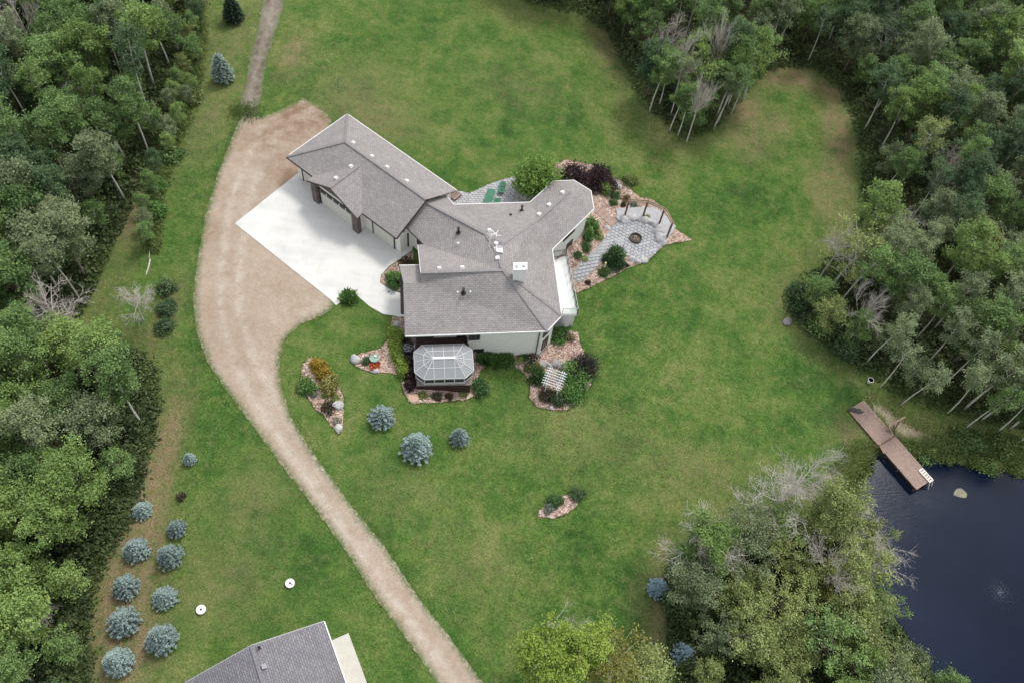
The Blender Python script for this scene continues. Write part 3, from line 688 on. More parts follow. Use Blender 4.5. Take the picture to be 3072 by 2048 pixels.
# ------------------------------------------------------------------ second house at the bottom edge
hz = 3.1; q0 = P(972, 1863, hz); q1 = P(1038, 2048, hz); hu = (q1-q0)[:2]; hu /= np.hypot(*hu); hl = np.array([hu[1], -hu[0]])
if hl[0] > 0: hl = -hl
def hp2(al, ac, z): q = q0[:2]+hu*al+hl*ac; return np.array([q[0], q[1], z])
pk = P(751, 1924, 5.0); hw = (pk[:2]-q0[:2]) @ hl; HL = 13.0
gar = empty('outbuilding', (*hp2(HL/2, hw, 0)[:2], 0), 'slate-grey gabled outbuilding beside the lower driveway, concrete walk along its wall', 'outbuilding')
hr = roof('roof', [[hp2(0, 0, hz), hp2(HL, 0, hz), hp2(HL, hw, 5.0), hp2(0, hw, 5.0)], [hp2(0, 2*hw, hz), hp2(HL, 2*hw, hz), hp2(HL, hw, 5.0), hp2(0, hw, 5.0)]], M_SHINGLE2, gar)
ridgecap(hp2(0, hw, 5.0), hp2(HL, hw, 5.0), hr, M_SHINGLE2)
fascia([hp2(0, -.03, hz), hp2(HL, -.03, hz)], gar); fascia([hp2(-.03, 0, hz), hp2(-.03, hw, 5.0), hp2(-.03, 2*hw, hz)], gar, 'rake_board', .14, mat=simple('grey_rake_board', (.3, .3, .31), .6, .1, 3))
MB().prism([hp2(.5, .25, 0)[:2], hp2(HL-.5, .25, 0)[:2], hp2(HL-.5, 2*hw-.5, 0)[:2], hp2(.5, 2*hw-.5, 0)[:2]], -.4, hz-.1).build('wall', simple('white_siding', (.7, .7, .69), .7, .05, 2), gar)
vent(889*0+790.6, 1999.6, .3, .18, simple('grey_vent', (.25, .25, .27), .5, .1, 3), 'roof_vent', gar)
b_ = roof_hit(779, 1943); MB().tube([b_[0]-Vector((0, 0, .05)), b_[0]+Vector((0, 0, .45))], .09, 8).build('plumbing_stack', M_BLACK, gar)
c_ = [hp2(.75, -1.35, 0)[:2], hp2(HL, -1.35, 0)[:2], hp2(HL, .3, 0)[:2], hp2(.75, .3, 0)[:2]]
sheet('concrete_walk', c_, .06, simple('buff_concrete', (.5, .48, .42), .9, .1, 1.5), st=1.2)

# ------------------------------------------------------------------ garden: beds, patios, paving
BED_S = gpoly([(1176,954),(1169,1012),(1142,1046),(1084,1059),(1060,1072),(1057,1084),(1070,1100),(1118,1119),(1169,1117),(1200,1131),(1210,1168),(1224,1202),(1237,1211),(1312,1207),(1397,1199),(1441,1182),(1436,1130),(1448,1104),(1482,1090),(1543,1097),(1574,1121),(1591,1148),(1586,1192),(1611,1219),(1652,1229),(1700,1231),(1754,1185),(1778,1141),(1761,1083),(1741,1032),(1734,998),(1700,990),(1640,1010),(1560,1020),(1420,1030),(1300,1010),(1225,940)])
sheet('mulch_bed', BED_S, .06, M_MULCH, jitter=.05, st=.8, seed=11)
BED_W = gpoly([(932,1071),(911,1088),(903,1126),(901,1159),(921,1190),(948,1229),(979,1255),(1003,1286),(1013,1302),(1026,1294),(1030,1245),(1031,1194),(1017,1159),(983,1114),(954,1081)])
sheet('mulch_bed', BED_W, .06, M_MULCH, jitter=.05, st=.8, seed=12)
BED_P = gpoly([(1240,752),(1204,779),(1168,803),(1145,829),(1142,848),(1164,863),(1200,877),(1240,880)])
sheet('mulch_bed', BED_P, .06, M_MULCH, jitter=.0, st=.8, seed=13)
BED_I = gpoly([(1605,1540),(1640,1555),(1690,1548),(1735,1512),(1742,1488),(1705,1480),(1655,1500)])
sheet('mulch_bed', smooth_poly(BED_I, 1), .06, M_MULCH, jitter=.05, st=.8, seed=14)
BED_E = gpoly([(1655,500),(1700,480),(1790,500),(1838,536),(1861,541),(1886,564),(1917,592),(1960,600),(2005,640),(2027,690),(2077,721),(1993,736),(1948,780),(1917,794),(1883,805),(1833,833),(1780,858),(1728,882),(1690,800),(1670,770),(1700,740),(1740,650),(1730,560),(1660,560)])
sheet('mulch_bed', BED_E, .06, M_MULCH, jitter=.05, st=.8, seed=15)
BED_L = gpoly([(480,868),(520,845),(535,900),(525,960),(520,1005),(480,1010),(478,940)])

FPZ = T(*G(1907, 717)[:2])
PATIO = gpoly([(1833,682),(1853,664),(1880,662),(1925,665),(1955,678),(1971,695),(1975,722),(1990,737),(1948,780),(1907,786),(1886,772),(1838,745),(1796,797),(1749,845),(1722,856),(1716,812),(1780,757),(1816,713)])
pat = sheet('patio', smooth_poly(PATIO, 1), .085, M_PAVERJ, st=.7)
def pavers(parent, poly, dz, w_=.42, d_=.3, rot=.5, seed=3, limit=300, mats=None):
    rg = random.Random(seed); xs = [p[0] for p in poly]; ys = [p[1] for p in poly]; cx, cy = np.mean(xs), np.mean(ys); ca, sa = math.cos(rot), math.sin(rot)
    mm = []
    for k in range(6):
        me = bpy.data.meshes.new('paver'); bm = bmesh.new(); bmesh.ops.create_cube(bm, size=1)
        kx = 1.0-.12*(k % 3); bmesh.ops.scale(bm, vec=(w_*kx-.035, d_-.035, .05), verts=bm.verts)
        for v in bm.verts: v.co += Vector((rg.uniform(-.015, .015), rg.uniform(-.015, .015), rg.uniform(0, .008)))
        bm.to_mesh(me); bm.free(); me.materials.append(mats[k % len(mats)]); mm.append(me)
    n = 0
    for i in range(-30, 31):
        for j in range(-45, 46):
            u = (i+.5*(j % 2))*w_; v = j*d_; x = cx+u*ca-v*sa; y = cy+u*sa+v*ca
            if float(sdist(np.array([x]), np.array([y]), poly)[0]) > .14 and n < limit:
                o = link('paver', rg.choice(mm), None, parent, (x-0, y-0, T(x, y)+dz)); o.rotation_euler = (0, 0, rot+rg.uniform(-.04, .04)); n += 1
    return n
PM = [simple('grey_paver_'+k, c, .9, .2, 2, .25) for k, c in (('light', (.4, .4, .41)), ('mid', (.36, .365, .375)), ('blue', (.34, .352, .365)))]
pavers(pat, smooth_poly(PATIO, 1), .11, .46, .36, mats=PM)
GRAV = gpoly([(1847,631),(1862,627),(1906,625),(1959,625),(1987,639),(2027,682),(1995,733),(1978,715),(1973,693),(1950,670),(1925,660),(1880,655),(1853,657)])
sheet('gravel_terrace', GRAV, .15, M_GREYGRAVEL, jitter=.03, st=.7, seed=21)
NPAT = gpoly([(1340,570),(1381,575),(1409,581),(1477,550),(1550,527),(1600,540),(1610,600),(1590,640),(1362,640)])
npat = sheet('patio', NPAT, .06, M_PAVERJ, st=.8)
pavers(npat, NPAT, .085, .4, .3, rot=.1, seed=5, mats=[simple('pale_paver_'+k, c, .9, .15, 3, .2) for k, c in (('light', (.42, .42, .425)), ('mid', (.37, .37, .38)))])
SPAV = gpoly([(1215,1008),(1250,1006),(1252,1060),(1222,1062)])
sheet('paver_walk', SPAV, .09, simple('brown_paver', (.2, .165, .14), .9, .3, 4, .3), st=.7)
# timber steps between the upper lawn and the lower patio
def steps(name, pts, w_, label):
    st = empty(name, pts[0], label, 'steps'); n = len(pts)
    for i, p in enumerate(pts):
        d = np.array(pts[min(i+1, n-1)])-np.array(pts[max(i-1, 0)]); d[2] = 0; L = np.hypot(d[0], d[1]); d /= L
        rz = math.atan2(d[1], d[0])
        MB().box(np.array(p)+[0, 0, .06], (.72, w_, .1), rz=rz).build('tread', M_PLANK, st, bevel=.01)
        MB().box(np.array(p)-d*.39+np.array([0, 0, -.02]), (.07, w_+.05, .3), rz=rz).build('riser', M_BROWNPOST, st)
    return st
def chain(a, b2, n): return [np.array(G(a[0]+(b2[0]-a[0])*k/(n-1), a[1]+(b2[1]-a[1])*k/(n-1), .04)) for k in range(n)]
steps('garden_steps', chain((1668, 505), (1710, 540), 5), 1.1, 'brown timber garden steps beside the dark purple shrub')
steps('garden_steps', chain((1788, 628), (1836, 668), 5), 1.1, 'tan timber steps running from the octagonal wing down to the firepit patio')
c = G(1360, 580); lb = empty('wooden_landing', c, 'red-brown timber landing tucked into the roof notch by the pale patio', 'landing')
for k in range(6):
    p = G(1347+k*4.6, 573+k*3.4, .3); MB().box(p, (.3, 1.0, .06), rz=R(-32)).build('plank', M_PLANK, lb)
p = G(1359, 582, .12); MB().box(p, (1.7, .95, .26), rz=R(-32)).build('base', M_BROWNPOST, lb)

# ------------------------------------------------------------------ garden objects
def rock(px, py, r, label, group=None, mat=None, seed=0, sq=.7, name='boulder', sink=.3, loc=None):
    rg = np.random.default_rng(seed); me = bpy.data.meshes.new(name); bm = bmesh.new(); bmesh.ops.create_icosphere(bm, subdivisions=2, radius=1)
    ax = rg.normal(0, 1, (7, 3)); ax /= np.linalg.norm(ax, axis=1)[:, None]; cut = rg.uniform(.55, .9, 7)
    s = np.array([rg.uniform(.85, 1.25), rg.uniform(.75, 1.0), sq])
    for v in bm.verts:
        c = np.array(v.co)
        for a, k in zip(ax, cut):
            t = c @ a
            if t > k: c = c-a*(t-k)*.85
        v.co = c*s*r*(1+rg.normal(0, .025))
    bm.to_mesh(me); bm.free()
    g = G(px, py) if loc is None else np.array(loc); o = link(name, me, mat or M_ROCK, None, (g[0], g[1], g[2]+r*sq*sink)); o.rotation_euler = (0, 0, rg.uniform(0, 6))
    return tag(o, label, 'boulder', group)
for i, (x, y) in enumerate([(920,705),(962,716),(1015,695),(1072,705),(1130,712),(1190,727),(1243,747),(1298,768),(1328,800),(1335,850),(1338,892),(1342,935),(1385,905),(1370,960)]):
    rock(1600+x/3.563, 460+y/3.563, .5+.1*((i*7) % 4)/3, 'pale boulder in the curved seat wall round the firepit patio', 'boulders of the firepit seat wall', seed=30+i, sink=.35)
for i, (x, y) in enumerate([(1055,1140),(1110,1158),(1178,1150)]):
    rock(1600+x/3.563, 460+y/3.563, .45, 'pale boulder edging the lawn side of the firepit patio', 'boulders on the patio lawn edge', seed=60+i)
rock(1822, 684, .36, 'single white rock between the timber steps and the firepit patio', seed=70)
rock(1845, 553, .5, 'pale grey boulder at the lawn edge behind the round green bush', 'pale boulders behind the bush', seed=71); rock(1854, 564, .45, 'pale grey boulder at the lawn edge behind the round green bush', 'pale boulders behind the bush', seed=72)
rock(1068, 1078, .62, 'large pale boulder at the tip of the pointed flower bed', seed=73); rock(1126, 1112, .36, 'flat pale rock below the orange flowers', seed=74)
rock(1014, 1218, .6, 'white angular boulder in the teardrop island bed', seed=75); rock(1016, 1285, .4, 'small lilac-grey boulder at the narrow tip of the island bed', seed=76)
rock(921, 1102, .2, 'small cream stone in the bare mulch of the island bed', seed=77)
rock(1239, 1194, .55, 'flat orange-tan slab rock below the gazebo corner', mat=simple('tan_sandstone', (.48, .33, .24), .9, .2, 3, .3), seed=78, sq=.35)
rock(1192, 974, .38, 'round grey boulder between the walkway and the golden hedge', seed=79)
for i, (x, y, r) in enumerate([(1630,1093,.5),(1645,1096,.4),(1665,1090,.55),(1680,1098,.5),(1583,1082,.35)]):
    rock(x, y, r, 'grey boulder of the rockery above the white arbor', 'rockery boulders above the arbor', mat=simple('mottled_stone', (.33, .31, .3), .9, .4, 3, .5), seed=80+i)
rock(1653, 1223, .28, 'small cream stone at the rim of the arbor bed', seed=90)
rock(2361, 968, .55, 'grey boulder at the edge of the eastern wood', mat=simple('dark_granite', (.2, .19, .2), .9, .4, 4, .5), seed=91)
rock(1776, 1080, .0001, 'x') if False else None
rock(1576, 592, .55, 'square pale stone block at the foot of the bright round tree', seed=92, sq=.6)
rock(2885, 1479, .75, 'pale flat floating mat on the open pond near the dock', mat=simple('algae_mat', (.24, .23, .16), .95, .35, 3, .4), seed=97, sq=.045, loc=(*P(2880, 1480, WATER_Z)[:2], WATER_Z-.02))
rock(2755, 1903, .3, 'small white rock on the pond bank under the willows', seed=94)
# fire pit
c = G(1906.5, 717, .1); fp = empty('fire_pit', c, 'round steel fire pit ring filled with ash on the paver patio', 'fire pit')
def ring(c, ro, ri, z0, z1, n=28):
    mb = MB(); V = []; F = []
    for k in range(n):
        a = 2*math.pi*k/n; cs, sn_ = math.cos(a), math.sin(a)
        V += [(c[0]+ro*cs, c[1]+ro*sn_, z0), (c[0]+ro*cs, c[1]+ro*sn_, z1), (c[0]+ri*cs, c[1]+ri*sn_, z1), (c[0]+ri*cs, c[1]+ri*sn_, z0)]
    for k in range(n):
        i = 4*k; j = 4*((k+1) % n); F += [(i, j, j+1, i+1), (i+1, j+1, j+2, i+2), (i+2, j+2, j+3, i+3)]
    return mb.add(V, F)
def disc(c, r, z0, z1, n=24): return MB().prism([(c[0]+r*math.cos(2*math.pi*k/n), c[1]+r*math.sin(2*math.pi*k/n)) for k in range(n)], z0, z1)
ring(c, .68, .56, c[2]-.1, c[2]+.26).build('steel_ring', M_RUST, fp); disc(c, .57, c[2]-.08, c[2]+.07).build('ash_bed', M_ASH, fp)
for k in range(7):
    a = k*.9; MB().tube([c+np.array([.4*math.cos(a), .4*math.sin(a), .1]), c+np.array([.35*math.cos(a+2.4), .35*math.sin(a+2.4), .13])], .035, 5).build('charred_log', M_ASH if k % 2 else M_TIMBER, fp)
# curved pergola
bp = [G(1600+x/3.563, 460+y/3.563, .1) for x, y in ((975,675),(1160,690),(1340,755),(1415,910))]
tz = bp[0][2]+2.35
tp = [P(1600+x/3.563, 460+y/3.563, tz) for x, y in ((1025,505),(1225,517),(1403,595),(1488,745))]
pg = empty('pergola', bp[1], 'angled timber pergola of four brown posts and tan beams behind the firepit boulders', 'pergola')
for b2, t_ in zip(bp, tp):
    q = np.array([t_[0], t_[1]]) ; MB().bar((b2[0]*.35+q[0]*.65, b2[1]*.35+q[1]*.65, b2[2]-.2), (q[0], q[1], tz), .17).build('post', M_BROWNPOST, pg)
for k in range(3):
    d = tp[k+1]-tp[k]; d /= np.linalg.norm(d); nrm = np.array([-d[1], d[0], 0])*.12
    for s in (-1, 1): MB().bar(tp[k]+nrm*s-d*.1, tp[k+1]+nrm*s+d*.1, .06, .16).build('beam', M_TIMBER, pg)
# garden torch
b2 = G(1805, 832); tt = P(1826, 762, b2[2]+2.4); tc = empty('garden_torch', b2, 'thin dark garden post with pale yellow top in the mulch by the path', 'torch')
MB().tube([b2-[0, 0, .2], b2+[0, 0, 1.75]], .045, 6).build('pole', M_BROWNPOST, tc); MB().tube([b2+[0, 0, 1.75], b2+[0, 0, 2.5]], [.085, .085], 8).build('canister', simple('pale_yellow_plastic', (.62, .6, .28), .5, .1, 4), tc)
# white arbor
az = T(*G(1662, 1140)[:2])+2.25
s0 = [P(1641.6,1101.6,az), P(1701,1122.6,az)]; s1 = [P(1624.4,1145,az), P(1685,1167,az)]
M_ARB = simple('grey_white_timber', (.6, .62, .62), .6, .1, 4)
ar = empty('arbor', (*((s0[0]+s1[1])/2)[:2], az-2.25), 'white slatted garden arbor standing among dark green shrubs', 'arbor')
for k in range(7):
    t = k/6; MB().bar(s0[0]*(1-t)+s1[0]*t, s0[1]*(1-t)+s1[1]*t, .05, .12).build('slat', M_ARB, ar)
for (ax_, ay), (bx, by) in (((715,470),(553,903)),((762,485),(603,918)),((1006,572),(848,1012)),((1052,590),(890,1034))):
    MB().bar(P(1560+ax_/7.84, 1040+ay/7.84, az-.13), P(1560+bx/7.84, 1040+by/7.84, az-.13), .06, .14).build('rail', M_ARB, ar)
for (ax_, ay) in ((715,545),(1005,650),(610,830),(890,930)):
    q = P(1560+ax_/7.84+3, 1040+ay/7.84, az-.15); MB().bar((q[0], q[1], T(q[0], q[1])-.2), (q[0], q[1], az-.2), .1).build('post', M_ARB, ar)
# green patio furniture
tb = [G(x, y, .72) for x, y in ((1463.5,566),(1487,569),(1474,610),(1450,607))]; c = sum(tb)/4
gt = empty('patio_table', (c[0], c[1], c[2]-.72), 'green rectangular slatted patio table on the pale paved terrace', 'table')
for k in range(7):
    t0, t1 = k/7+.008, (k+1)/7-.008
    MB().prism([(tb[0]*(1-t0)+tb[1]*t0)[:2], (tb[3]*(1-t0)+tb[2]*t0)[:2], (tb[3]*(1-t1)+tb[2]*t1)[:2], (tb[0]*(1-t1)+tb[1]*t1)[:2]], c[2]-.04, c[2]).build('slat', M_GREENP, gt)
for q in tb:
    q2 = q*.88+c*.12; MB().bar((q2[0], q2[1], c[2]-.72), (q2[0], q2[1], c[2]-.05), .06).build('leg', M_GREENP, gt)
for i, (x, y) in enumerate([(1509,552),(1504,570),(1492,602)]):
    c = G(x, y, .5); st = empty('round_stool', (c[0], c[1], c[2]-.45), 'round green metal garden stool beside the green patio table', 'stool', 'round green stools on the terrace')
    ring(c, .38, .2, c[2]-.05, c[2]).build('seat_ring', M_GREENP, st); disc(c, .21, c[2]-.05, c[2]-.01).build('seat', simple('dark_green_metal', (.02, .1, .06), .5, .2, 5), st)
    for k in range(3):
        a = k*2.1; MB().bar((c[0]+.28*math.cos(a), c[1]+.28*math.sin(a), c[2]-.45), (c[0]+.22*math.cos(a), c[1]+.22*math.sin(a), c[2]-.04), .04).build('leg', M_GREENP, st)
# bird bath in the pointed bed
c = G(1123, 1073, .5); bb = empty('bird_bath', (c[0], c[1], c[2]-.5), 'pale green round bird bath in the pointed flower bed', 'bird bath')
m_vg = simple('verdigris', (.25, .36, .3), .6, .3, 5); ring(c, .44, .36, c[2]-.08, c[2]+.03).build('rim', m_vg, bb); disc(c, .37, c[2]-.1, c[2]-.03).build('basin', m_vg, bb); MB().tube([c-[0, 0, .5], c-[0, 0, .08]], [.2, .1], 10).build('pedestal', m_vg, bb)
MB().box(c+np.array([.08, .16, .06]), (.2, .14, .18)).build('ornament', M_WHITE, bb)
# air conditioner
c = G(1224, 1050, .55); r_ = R(12); ac = empty('air_conditioner', (c[0], c[1], c[2]-.5), 'black air conditioning unit on a white pad beside the gazebo', 'air conditioner', rz=0)
MB().box(c-[0, 0, .46], (1.3, 1.75, .1), rz=r_).build('pad', M_WHITE, ac); MB().box(c+np.array([0, .1, -.05]), (1.0, 1.0, .75), rz=r_).build('cabinet', M_BLACK, ac, bevel=.03)
ring(c+np.array([0, .1, 0]), .42, .36, c[2]+.31, c[2]+.36).build('fan_ring', simple('grey_grille', (.2, .2, .21), .4, .1, 4), ac)
for k in range(5):
    a = k*1.257; MB().bar(c+np.array([0, .1, .335]), c+np.array([.34*math.cos(a), .1+.34*math.sin(a), .335]), .1, .015).build('fan_blade', simple('grey_grille', (.2, .2, .21)), ac)
MB().box(c+np.array([.1, -.62, -.2]), (.8, .3, .42), rz=r_).build('control_box', M_BLACK, ac)
# septic lids
for x, y, lab in ((603, 1827, 'round white well cover on the lawn next to the row of blue spruces'), (870, 1748, 'round white well cover with a small pipe between driveway and outbuilding')):
    c = G(x, y, .22); wl = empty('well_cover', (c[0], c[1], c[2]-.22), lab, 'well cover')
    disc(c, .36, c[2]-.4, c[2]).build('collar', simple('grey_plastic', (.4, .4, .4), .6, .1, 4), wl); ring(c, .36, .28, c[2]-.01, c[2]+.04).build('rim', M_WHITE, wl); disc(c, .29, c[2]-.01, c[2]+.025).build('lid', M_WHITE, wl); disc(c, .08, c[2], c[2]+.07, 10).build('knob', M_RUST, wl)
    if x > 800: MB().tube([c+np.array([.2, .02, 0]), c+np.array([.2, .02, .25])], .07, 8).build('pipe', M_WHITE, wl)
# ------------------------------------------------------------------ sunroom
dz = .6
dk = [P(1249.8,1157,dz), P(1412,1154,dz)]; dn0 = (dk[1]-dk[0])[:2]; DL = np.hypot(*dn0); dn0 /= DL; dm0 = np.array([-dn0[1], dn0[0]])
def dp(s, i, z): q = dk[0][:2]+dn0*s+dm0*i; return np.array([q[0], q[1], z])
sun = empty('gazebo', dp(DL/2, 2.5, 0), 'elongated octagonal glass-roofed gazebo on a dark maroon timber deck', 'gazebo')
DD = 5.5
for k in range(30):
    y0 = DD*k/30; MB().prism([dp(0, y0+.01, 0)[:2], dp(DL, y0+.01, 0)[:2], dp(DL, y0+DD/30-.01, 0)[:2], dp(0, y0+DD/30-.01, 0)[:2]], dz-.04, dz).build('deck_board', M_DECKG if k < 14 else M_MAROON, sun)
nb = int(DL/.14)
for k in range(nb):
    MB().prism([dp(DL*k/nb+.008, -.03, 0)[:2], dp(DL*(k+1)/nb-.008, -.03, 0)[:2], dp(DL*(k+1)/nb-.008, 0.0, 0)[:2], dp(DL*k/nb+.008, 0.0, 0)[:2]], -.75, dz-.02).build('skirt_board', M_MAROON, sun)
MB().prism([dp(.01, .01, 0)[:2], dp(DL-.01, .01, 0)[:2], dp(DL-.01, DD, 0)[:2], dp(.01, DD, 0)[:2]], -.8, dz-.045).build('deck_base', M_MAROON, sun)
ez = 1.78; rz_ = 2.5
ev = [P(*q, ez) for q in ((1241.8,1056.5),(1265,1035),(1391,1031),(1416.4,1050),(1421,1110),(1397,1132),(1271,1136),(1244,1115.5))]
ra, rb = P(1300, 1074, rz_), P(1364, 1072.5, rz_)
m, n, b, o = newmat('frosted_roof_panel'); t = n.nodes.new('ShaderNodeBsdfTransparent'); ms = n.nodes.new('ShaderNodeMixShader'); ms.inputs[0].default_value = .8
b.inputs['Base Color'].default_value = (.3, .315, .325, 1); b.inputs['Roughness'].default_value = .35; n.links.new(t.outputs[0], ms.inputs[1]); n.links.new(b.outputs[0], ms.inputs[2]); n.links.new(ms.outputs[0], o.inputs['Surface']); t.inputs[0].default_value = (.75, .78, .8, 1)
M_PANEL = m
def pane(pts):
    nn = Vector(pts[1]-pts[0]).cross(Vector(pts[2]-pts[0])).normalized(); nn = nn if nn.z > 0 else -nn; k = len(pts)
    c = sum(pts)/k; q = [c+(p-c)*.975 for p in pts]
    MB().add([tuple(Vector(p)+nn*.012) for p in q]+[tuple(Vector(p)-nn*.012) for p in q], [tuple(range(k)), tuple(range(k, 2*k))[::-1]]+[(i, i+k, (i+1) % k+k, (i+1) % k) for i in range(k)]).build('roof_pane', M_PANEL, sun)
def mull(a, b2, w_=.05): MB().bar(np.array(a)+[0, 0, .02], np.array(b2)+[0, 0, .02], w_*.9, .06).build('mullion', simple('pale_grey_frame', (.55, .55, .54), .5, .05, 3), sun)
def lerp(a, b2, t): return a*(1-t)+b2*t
for (p0, p1) in ((ev[1], ev[2]), (ev[6], ev[5])):     # long slopes in four bays, two rows
    tops = [ra, ra, lerp(ra, rb, .5), rb, rb]; bots = [p0]+[lerp(p0, p1, k/4) for k in (1, 2, 3)]+[p1]
    for k in range(4):
        if k in (0, 3):
            a_, b_2, c_2 = bots[k], bots[k+1], tops[1 if k == 0 else 3]
            pane([a_, b_2, c_2])
        else:
            mA, mB = lerp(bots[k], tops[k], .5), lerp(bots[k+1], tops[k+1], .5); pane([bots[k], bots[k+1], mB, mA]); pane([mA, mB, tops[k+1], tops[k]])
    for k in (1, 2, 3): mull(bots[k], tops[k])
    mull(lerp(bots[0], ra, .5), lerp(bots[4], rb, .5), .045)
for apex, idx in ((ra, (1, 0, 7, 6)), (rb, (2, 3, 4, 5))):
    pts = []
    e = [ev[k] for k in idx]; pts = [e[0], e[1], lerp(e[1], e[2], .5), e[2], e[3]]
    for k in range(4):
        mA, mB = lerp(pts[k], apex, .5), lerp(pts[k+1], apex, .5); pane([pts[k], pts[k+1], mB, mA]); pane([mA, mB, apex]); mull(mA, mB, .045)
    for q in pts: mull(q, apex)
MB().bar(ra, rb, .2, .12).build('ridge_beam', M_WHITE, sun)
for i in range(8):
    a_, b_2 = ev[i], ev[(i+1) % 8]; MB().bar(a_-[0, 0, .06], b_2-[0, 0, .06], .07, .12).build('eave_beam', simple('pale_grey_frame', (.55, .55, .54)), sun)
cc = sum(ev)/8; wv = [cc+(q-cc)*.955 for q in ev]
M_SCREEN = simple('dark_screen', (.035, .037, .042), .4, .2, 4); M_SILL = simple('grey_white_frame', (.52, .51, .5), .6, .06, 3)
for i in range(8):
    a_, b_2 = wv[i], wv[(i+1) % 8]; L = np.linalg.norm((b_2-a_)[:2]); k = 4 if i in (1, 5) else (2 if i in (3, 7) else 1)
    for j in range(k):
        p_, q_ = lerp(a_, b_2, j/k), lerp(a_, b_2, (j+1)/k)
        MB().bar((p_[0], p_[1], dz+.17), (q_[0], q_[1], dz+.17), .06, .32).build('knee_panel', M_SILL, sun)
        pp, qq = lerp(p_, q_, .06), lerp(p_, q_, .94)
        MB().bar((pp[0], pp[1], dz+.64), (qq[0], qq[1], dz+.64), .03, .6).build('wall_pane', M_SCREEN, sun)
        MB().bar((p_[0], p_[1], dz+.86), (q_[0], q_[1], dz+.86), .05, .05).build('transom', M_SILL, sun)
        MB().bar((p_[0], p_[1], dz), (p_[0], p_[1], ez-.1), .1).build('stud', M_SILL, sun)

# ------------------------------------------------------------------ dock
kz = WATER_Z+.75
k0, k1, k2, k3 = P(2543,1228,kz), P(2592,1200,kz), P(2788,1444,kz), P(2750,1468,kz)
dock = empty('dock', (*((k0+k2)/2)[:2], kz), 'brown plank dock running from the shore into the pond', 'dock')
du = (k3-k0)[:2]; DKL = np.hypot(*du); du /= DKL; dv = np.array([-du[1], du[0]]); DW = abs((k1-k0)[:2] @ dv)
def kp(s, t, z): q = k0[:2]+du*s+dv*t; return np.array([q[0], q[1], z])
npk = 64; rg = random.Random(5)
for k in range(npk):
    s = DKL*(k+.5)/npk; j = rg.uniform(-.02, .02)
    MB().box(kp(s, DW/2+j, kz-.02+rg.uniform(0, .008)), (DKL/npk-.016, DW, .04), rz=math.atan2(du[1], du[0])).build('plank', M_PLANK, dock)
for t in (.06, DW/2, DW-.06): MB().bar(kp(.05, t, kz-.15), kp(DKL-.05, t, kz-.15), .09, .2).build('stringer', M_BROWNPOST, dock)
for s in (.3, DKL*.5, DKL*.75, DKL-.2):
    for t in (.12, DW-.12): MB().bar(kp(s, t, kz-.06), (*kp(s, t, 0)[:2], min(WATER_Z-.8, T(*kp(s, t, 0)[:2])-.3)), .12).build('pile', M_BROWNPOST, dock)
fz = 2.0
fr_ = empty('mooring_frame', kp(DKL*.47, DW, kz), 'timber frame with a cross beam and diagonal braces at the middle of the dock', 'frame')
sA = DKL*.465
MB().bar(kp(sA, -.05, kz+.06), kp(sA, DW+.05, kz+.06), .1, .1).build('cross_beam', M_BROWNPOST, fr_)
p0_ = P(2666, 1279, kz+.5); p1_ = P(2715, 1250, kz+1.0)
MB().bar(p0_, p1_, .16, .14).build('beam', M_TIMBER, fr_)
MB().bar(kp(sA, DW+.02, kz-.3), p0_, .13).build('post', M_TIMBER, fr_)
g_ = G(2676, 1298); MB().bar(lerp(p0_, p1_, .75), g_-[0, 0, .1], .1).build('brace', M_BROWNPOST, fr_)
g_ = G(2688, 1312); MB().bar(lerp(p0_, p1_, .3), g_-[0, 0, .1], .1).build('brace', M_BROWNPOST, fr_)
MB().bar(kp(sA, -.02, kz-.4), kp(sA, -.02, kz+.35), .12).build('post', M_TIMBER, fr_); MB().bar(kp(sA+.8, -.1, kz-.05), kp(sA, -.04, kz+.2), .08).build('brace', M_TIMBER, fr_)
la = [P(2757, 1411, kz+.08), P(2767, 1404, kz+.08), P(2799, 1438, kz+.12), P(2789, 1446, kz+.12)]
ld = empty('dock_ladder', la[0]-[0, 0, .07], 'pale aluminium ladder lying on the outer end of the dock', 'ladder')
MB().bar(la[0], la[3], .08, .07).bar(la[3], la[3]+np.array([.25, -.25, -.9]), .08, .07).build('side_rail', M_LADDER, ld); MB().bar(la[1], la[2], .08, .07).bar(la[2], la[2]+np.array([.25, -.25, -.9]), .08, .07).build('side_rail', M_LADDER, ld)
for k in range(6):
    t = .02+.19*k; MB().bar(lerp(la[0], la[3], t), lerp(la[1], la[2], t), .17, .04).build('rung', M_LADDER, ld)
c = P(2566, 1231, kz+.02); mt = MB(); rg2 = random.Random(2)
mt.prism([(c[0]+(.75+rg2.uniform(-.15, .15))*math.cos(a*.45), c[1]+(.3+rg2.uniform(-.08, .08))*math.sin(a*.45)) for a in range(14)], kz+.003, kz+.05)  # thin black patch with an uneven outline, laid on the planks
tag(mt.build('dark_dock_patch', M_BLACK), 'thin ragged black patch on the shore end of the dock', 'cloth')
c = G(2612, 1140, .3); bk = empty('bucket', (c[0], c[1], c[2]-.3), 'white pail standing at the wood edge above the dock', 'bucket')
MB().tube([c-[0, 0, .32], c+[0, 0, .1], c+[0, 0, .1], c-[0, 0, .2]], [.22, .3, .26, .2], 12).build('body', M_WHITE, bk)

